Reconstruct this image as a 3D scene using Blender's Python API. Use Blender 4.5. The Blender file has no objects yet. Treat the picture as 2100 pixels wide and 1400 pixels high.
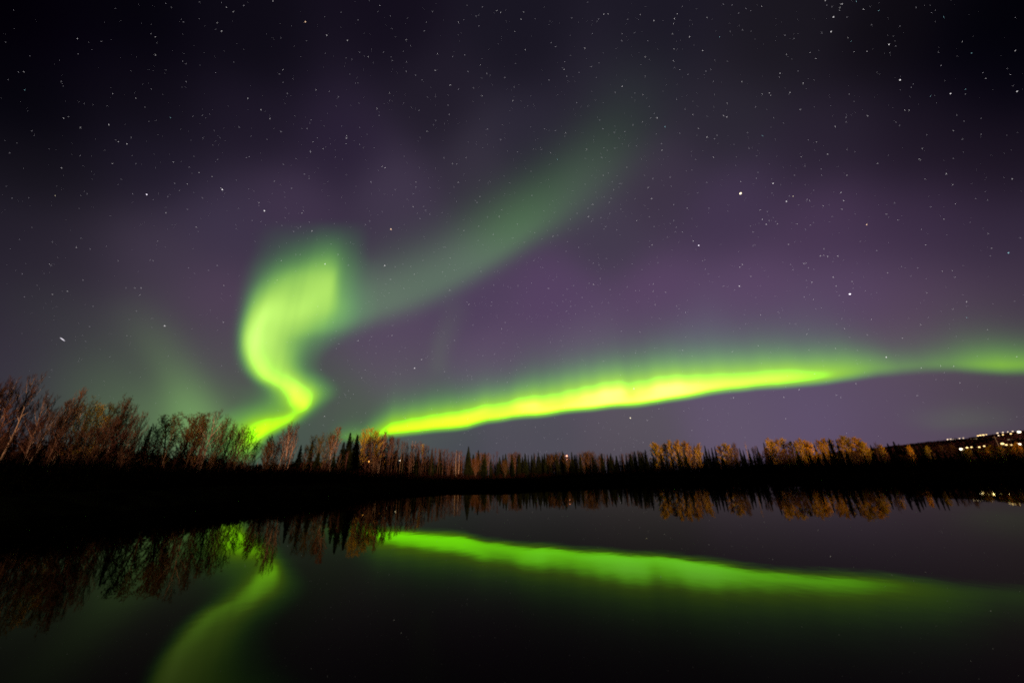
import bpy, math, random
import numpy as np
from mathutils import Vector, Matrix
R = math.radians
rnd = random.Random(11)
sc = bpy.context.scene
col = sc.collection

# ---------------------------------------------------------------- camera, world, light, exposure
cam = bpy.data.cameras.new('camera'); cam_o = bpy.data.objects.new('camera', cam); col.objects.link(cam_o)
cam.sensor_fit = 'HORIZONTAL'; cam.sensor_width = 36; cam.lens = 12.548
cam.clip_start = .1; cam.clip_end = 20000
CAMZ = 2.5
PITCH, ROLL = .362862, -.0205128
cam_o.matrix_world = Matrix.Translation((0, 0, CAMZ)) @ Matrix.Rotation(math.pi/2+PITCH, 4, 'X') @ Matrix.Rotation(ROLL, 4, 'Z')
sc.camera = cam_o
sc.view_settings.view_transform = 'Standard'; sc.view_settings.look = 'None'
sc.view_settings.exposure = 0; sc.view_settings.gamma = 1
sc.render.engine = 'CYCLES'
sc.cycles.use_adaptive_sampling = False
sc.cycles.use_denoising = False
sc.cycles.filter_width = 1.9; sc.cycles.max_bounces = 6; sc.cycles.transparent_max_bounces = 12
sc.cycles.caustics_reflective = False; sc.cycles.caustics_refractive = False

SUN_EL, SUN_AZ = .25, 174            # the last orange light of the town, low behind the photographer
w = bpy.data.worlds.new('World'); sc.world = w; w.use_nodes = True
bg = w.node_tree.nodes['Background']
st = w.node_tree.nodes.new('ShaderNodeTexSky'); st.sky_type = 'NISHITA'; st.sun_disc = False
st.sun_elevation = R(-8); st.sun_rotation = R(SUN_AZ)
w.node_tree.links.new(st.outputs[0], bg.inputs[0]); bg.inputs[1].default_value = .02
sun = bpy.data.lights.new('sun', 'SUN'); sun.energy = 3.9; sun.color = (1, .55, .30); sun.angle = R(2.6)
sun_o = bpy.data.objects.new('sun', sun); col.objects.link(sun_o)
sd = Vector((math.sin(R(SUN_AZ))*math.cos(R(SUN_EL)), math.cos(R(SUN_AZ))*math.cos(R(SUN_EL)), math.sin(R(SUN_EL))))
sun_o.rotation_euler = (-sd).to_track_quat('-Z', 'Y').to_euler(); sun_o.location = (-30, -60, 30)

# ---------------------------------------------------------------- data (directions in degrees, positions in metres)
SKY = {"base":[[-67.53,39.82,1,0,4],[-61.3,46.07,4,3,9],[-49.41,50.23,13,11,20],[-28.14,60.93,19,15,27],[1.64,61.94,25,23,34],[34.27,56.88,27,25,36],[50.23,48.55,26,24,31],[60.34,42.01,14,12,17],[65.71,37.64,1,1,5],[64.89,32.78,2,2,7],[-63.45,33.75,3,3,7],[-60.63,28.25,17,16,22],[-57.6,38.45,14,12,20],[-53.58,33.91,31,27,41],[-44.99,43.16,30,25,39],[-32.34,45.07,41,33,52],[-15.44,54.29,33,29,41],[0.87,49.44,42,40,53],[27.09,51.66,42,40,52],[41.02,43.84,44,42,52],[50.65,36.92,42,36,50],[57.76,32.08,31,25,37],[61.15,26.78,22,17,27],[-59.72,22.23,32,29,40],[-56.47,21.87,46,42,52],[-50.5,24.59,68,60,76],[-45.01,30.51,64,56,76],[-37.37,35.92,66,55,76],[-22.94,41.07,66,58,76],[-4.39,47.58,58,54,66],[18.6,35.75,68,62,78],[28.15,40.41,62,54,70],[37.76,34.58,68,56,80],[47.49,28.43,74,58,84],[54.86,24.53,64,50,74],[58.53,19.77,48,40,58],[57.62,14.24,62,52,68],[-57.49,15.39,42,37,50],[-53.92,13.57,56,50,62],[-48.42,17.28,74,70,78],[-43.03,21.23,82,66,88],[-20.28,21.48,86,72,96],[-8.54,26.93,80,66,92],[8.8,26.6,86,68,98],[24.62,24.43,90,70,100],[37.25,21.42,92,72,102],[46.7,18.43,90,72,102],[52.77,16.2,86,68,92],[-54.83,10.41,54,50,62],[-50.32,10.31,66,66,72],[-40.87,14.3,82,76,86],[-19.72,16.33,88,74,96],[-4.16,17.7,92,76,102],[12.34,20.11,96,80,106],[30.2,17.59,98,86,112],[41.21,15.8,96,86,108],[49.21,13.03,98,82,100],[54.25,12.53,86,78,84],[18.27,6.97,90,86,94],[30.83,6.05,98,88,108],[40.92,5.66,98,86,112],[47.27,6.46,94,82,104],[51.79,6.72,84,74,86],[54.83,5.72,68,64,72],[46.27,2.99,92,78,100],[51.27,3.02,84,78,84],[3.48,5.43,80,80,88],[-11.55,5.62,72,76,82],[-25.75,9.48,72,76,76],[-31.12,5.3,66,76,74],[-39.56,8.44,76,86,76],[-45.67,6.75,74,90,74],[-51.66,9.07,62,62,68],[-54.21,6.35,56,54,62],[17.45,0.84,82,78,86],[-24.65,1.58,66,70,72],[47.45,0.96,88,74,92],[-47.99,1.65,60,70,62],[-73.2,23.9,0,0,2],[-66.8,6.29,14,14,18],[72.64,21.8,0,0,2],[66.05,4.27,18,16,20],[6.82,81.34,4,4,8],[-70.77,61.18,1,1,3],[71.18,59.1,1,1,3],[-78.25,38.09,0,0,1],[77.76,35.94,0,0,1]],"curl":[[[-43.58,31.53,0],[-41.06,32.5,0.0],[-38.55,33.4,0.0],[-36.32,34.14,0.0],[-34.45,34.72,0.0],[-32.98,35.15,0.0],[-31.72,35.5,0.0],[-30.16,35.91,0.0],[-28.28,36.38,0.0],[-25.48,37.01,0.0],[-22.24,37.64,0]],[[-43.61,29.47,0],[-41.14,30.38,0.0],[-38.48,31.29,0.02],[-36.29,31.99,0.03],[-33.97,32.68,0.05],[-32.27,33.15,0.07],[-31.02,33.48,0.07],[-29.99,33.74,0.06],[-28.41,34.12,0.04],[-25.1,34.83,0.0],[-21.91,35.43,0]],[[-43.46,27.47,0],[-41.03,28.32,0.0],[-38.82,29.04,0.04],[-36.48,29.76,0.09],[-33.98,30.47,0.15],[-32.07,30.98,0.21],[-30.84,31.28,0.22],[-29.82,31.53,0.17],[-28.27,31.88,0.09],[-25.02,32.55,0.0],[-21.88,33.12,0]],[[-43.6,25.82,0],[-41.22,26.62,0.0],[-39.26,27.24,0.06],[-37.4,27.79,0.16],[-35.0,28.47,0.27],[-32.69,29.07,0.4],[-31.0,29.49,0.45],[-29.75,29.77,0.34],[-28.48,30.05,0.16],[-25.56,30.64,0.03],[-22.5,31.19,0]],[[-43.56,24.23,0],[-41.21,24.98,0.0],[-39.48,25.51,0.08],[-38.08,25.91,0.25],[-35.97,26.49,0.48],[-33.51,27.12,0.6],[-31.16,27.68,0.68],[-29.81,27.98,0.62],[-28.68,28.22,0.26],[-25.82,28.78,0.05],[-22.81,29.3,0]],[[-43.42,22.23,0],[-41.1,22.92,0.0],[-39.79,23.29,0.1],[-38.61,23.61,0.4],[-36.99,24.03,0.66],[-34.2,24.72,0.72],[-31.22,25.38,0.8],[-29.53,25.73,0.68],[-28.29,25.97,0.3],[-25.72,26.44,0.07],[-22.77,26.91,0]],[[-43.2,20.26,0],[-40.91,20.88,0.0],[-39.79,21.16,0.12],[-38.93,21.38,0.55],[-37.76,21.67,0.88],[-35.5,22.2,0.82],[-32.43,22.86,0.82],[-29.62,23.4,0.66],[-28.04,23.69,0.34],[-25.37,24.13,0.08],[-22.45,24.55,0]],[[-42.9,18.31,0],[-40.62,18.86,0.0],[-39.71,19.08,0.14],[-38.96,19.25,0.7],[-37.99,19.46,1.04],[-36.71,19.74,0.86],[-34.21,20.25,0.72],[-31.11,20.83,0.5],[-28.76,21.23,0.28],[-25.55,21.73,0.06],[-22.69,22.11,0]],[[-42.54,16.61,0],[-40.27,17.1,0.0],[-39.4,17.28,0.16],[-38.75,17.42,0.85],[-37.89,17.59,1.1],[-36.72,17.82,0.9],[-34.68,18.2,0.68],[-32.98,18.5,0.4],[-30.76,18.87,0.17],[-27.23,19.39,0.03],[-24.49,19.75,0]],[[-42.0,14.94,0],[-39.73,15.37,0.0],[-38.82,15.54,0.2],[-38.17,15.66,0.9],[-37.31,15.81,1.05],[-36.14,16.01,0.84],[-34.52,16.28,0.72],[-33.26,16.48,0.45],[-31.75,16.71,0.16],[-29.04,17.09,0.01],[-26.43,17.42,0]],[[-41.09,13.33,0],[-38.8,13.71,0.0],[-37.88,13.85,0.22],[-37.12,13.97,0.85],[-36.35,14.09,1.0],[-35.17,14.26,0.86],[-33.74,14.46,0.75],[-32.59,14.61,0.45],[-31.19,14.8,0.14],[-28.95,15.07,0.0],[-26.37,15.35,0]],[[-39.94,12.18,0],[-37.6,12.51,0.0],[-36.73,12.63,0.2],[-35.98,12.73,0.7],[-35.1,12.85,0.98],[-33.89,13.0,0.92],[-32.65,13.15,0.85],[-31.15,13.32,0.48],[-29.84,13.46,0.2],[-27.8,13.67,0.02],[-25.19,13.92,0]],[[-38.82,11.22,0],[-36.42,11.52,0.03],[-35.27,11.65,0.18],[-34.27,11.77,0.6],[-33.26,11.88,0.95],[-32.22,11.99,1.0],[-30.95,12.12,0.9],[-29.64,12.25,0.5],[-28.52,12.35,0.22],[-26.68,12.51,0.02],[-24.05,12.72,0]],[[-38.23,10.18,0],[-35.82,10.44,0.06],[-34.45,10.57,0.22],[-33.25,10.69,0.55],[-32.22,10.79,0.95],[-31.38,10.86,1.05],[-30.53,10.94,1.0],[-29.55,11.02,0.7],[-28.55,11.1,0.28],[-26.73,11.25,0.02],[-24.13,11.43,0]],[[-38.4,9.27,0],[-36.02,9.5,0.1],[-34.28,9.66,0.26],[-32.88,9.78,0.5],[-31.85,9.87,0.88],[-30.9,9.94,1.05],[-30.26,9.99,1.0],[-29.5,10.05,0.55],[-28.84,10.1,0.2],[-27.27,10.21,0.0],[-24.71,10.37,0]],[[-38.96,8.56,0],[-36.63,8.77,0.14],[-34.54,8.95,0.3],[-32.75,9.09,0.45],[-31.93,9.15,0.62],[-30.99,9.22,0.9],[-30.35,9.26,0.92],[-29.82,9.3,0.45],[-29.16,9.35,0.12],[-27.61,9.45,0.0],[-25.08,9.59,0]],[[-39.52,7.86,0],[-37.23,8.05,0.18],[-35.18,8.21,0.4],[-33.23,8.36,0.58],[-32.22,8.43,0.7],[-31.39,8.48,0.78],[-30.76,8.52,0.62],[-30.23,8.56,0.25],[-29.48,8.6,0.06],[-27.95,8.69,0.0],[-25.45,8.83,0]],[[-40.2,7.07,0],[-37.97,7.23,0.2],[-36.34,7.35,0.5],[-34.65,7.46,0.82],[-33.08,7.56,0.85],[-32.17,7.61,0.85],[-31.46,7.66,0.65],[-30.94,7.69,0.25],[-30.2,7.73,0.05],[-28.92,7.79,0.0],[-26.47,7.91,0]],[[-40.48,6.11,0],[-38.29,6.25,0.2],[-36.87,6.33,0.55],[-35.59,6.4,0.88],[-34.45,6.46,0.95],[-33.49,6.51,0.9],[-32.89,6.54,0.65],[-32.39,6.57,0.25],[-31.69,6.6,0.05],[-30.03,6.68,0.0],[-27.65,6.77,0]],[[-40.74,5.07,0],[-38.58,5.17,0.16],[-37.19,5.24,0.42],[-36.11,5.28,0.75],[-35.47,5.31,0.95],[-34.81,5.34,0.9],[-34.34,5.36,0.6],[-33.86,5.37,0.22],[-33.28,5.4,0.05],[-31.49,5.46,0.0],[-29.2,5.54,0]],[[-40.95,3.85,0],[-38.83,3.92,0.1],[-37.46,3.96,0.3],[-36.39,3.99,0.5],[-35.67,4.01,0.55],[-35.3,4.02,0.5],[-34.93,4.03,0.35],[-34.37,4.04,0.15],[-33.8,4.05,0.05],[-32.44,4.09,0.0],[-30.23,4.13,0]],[[-41.01,2.09,0],[-38.93,2.1,0.0],[-37.58,2.1,0.0],[-36.54,2.11,0.0],[-35.83,2.11,0.0],[-35.29,2.11,0.0],[-34.93,2.11,0.0],[-34.37,2.11,0.0],[-33.81,2.11,0.0],[-32.48,2.11,0.0],[-30.3,2.11,0]]],"streak":[[[-29.66,21.98,3.93,1.94,0.18],[-23.7,24.74,5.31,2.34,0.22],[-17.02,28.04,5.69,2.59,0.2],[-10.47,31.37,5.58,2.5,0.2],[-3.35,35.21,5.59,2.51,0.235],[2.84,38.52,5.29,2.77,0.225],[10.33,41.93,5.13,3.55,0.16],[17.05,44.84,5.13,4.44,0.095],[22.01,47.63,5.24,5.24,0.045],[25.67,50.32,5.65,5.65,0.015],[28.34,52.43,5.44,5.44,0.0]]],"glow":[[[-49.31,17.58,2.53,2.29,0.03],[-46.73,14.87,2.71,2.05,0.09],[-44.2,11.64,2.6,1.97,0.16],[-42.61,8.71,2.68,2.24,0.24],[-41.38,6.28,3.01,2.73,0.27]],[[-55.33,16.16,3.57,3.57,0.012],[-51.13,13.26,4.51,4.51,0.035],[-48.54,9.05,4.8,4.8,0.1],[-44.5,6.86,4.95,4.68,0.15],[-39.4,5.55,4.55,3.39,0.12]],[[-10.17,25.31,2.27,1.89,0.03],[-11.98,20.6,1.81,1.51,0.05],[-12.33,17.14,1.51,1.36,0.04]],[[47.86,4.74,1.55,1.17,0.02],[49.46,4.35,1.66,0.97,0.06],[51.06,4.35,1.76,0.93,0.07],[52.82,4.22,1.68,0.89,0.04]],[[-33.31,5.23,12.66,10.09,0.04],[-21.56,7.6,11.29,7.06,0.07],[-8.03,11.53,8.25,6.03,0.04],[15.7,15.23,5.62,3.56,0.02],[38.16,13.97,4.26,2.7,0.02],[50.46,11.07,3.23,2.05,0.03],[55.8,9.16,3.08,2.08,0.05]]],"band":[[-22.57,4.98,0.9,1.33,0.35],[-20.64,5.35,1.23,1.66,0.65],[-18.65,5.79,1.72,2.0,0.95],[-15.9,6.24,2.39,2.04,1.0],[-11.6,6.63,2.45,2.24,1.0],[-7.14,7.13,2.66,2.28,1.0],[-4.11,7.92,2.86,2.31,1.0],[-0.25,8.46,2.87,2.32,1.02],[3.62,8.67,2.87,2.65,1.1],[7.48,9.06,3.03,2.81,1.08],[11.3,9.33,3.17,2.94,1.16],[15.02,9.48,3.28,2.9,1.2],[18.62,9.52,3.38,3.0,1.14],[22.11,9.66,2.99,2.94,1.22],[25.48,9.96,2.61,2.86,1.2],[28.69,10.16,2.24,2.79,1.1],[31.73,10.31,2.03,2.7,1.05],[34.56,10.25,1.82,2.48,1.0],[37.18,9.98,1.76,2.39,0.95],[39.69,9.94,1.83,2.18,0.86],[42.01,9.78,1.89,2.11,0.74],[44.21,9.72,1.83,2.03,0.52],[46.31,9.82,1.65,1.73,0.31],[48.2,9.64,1.13,1.45,0.2],[49.95,9.41,0.88,1.4,0.18],[51.88,9.07,0.84,1.55,0.24],[53.6,8.57,1.01,1.68,0.4],[54.66,8.23,1.17,1.64,0.46],[55.69,7.98,1.14,1.59,0.42],[58.03,7.33,1.07,1.49,0.3]]}
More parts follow.
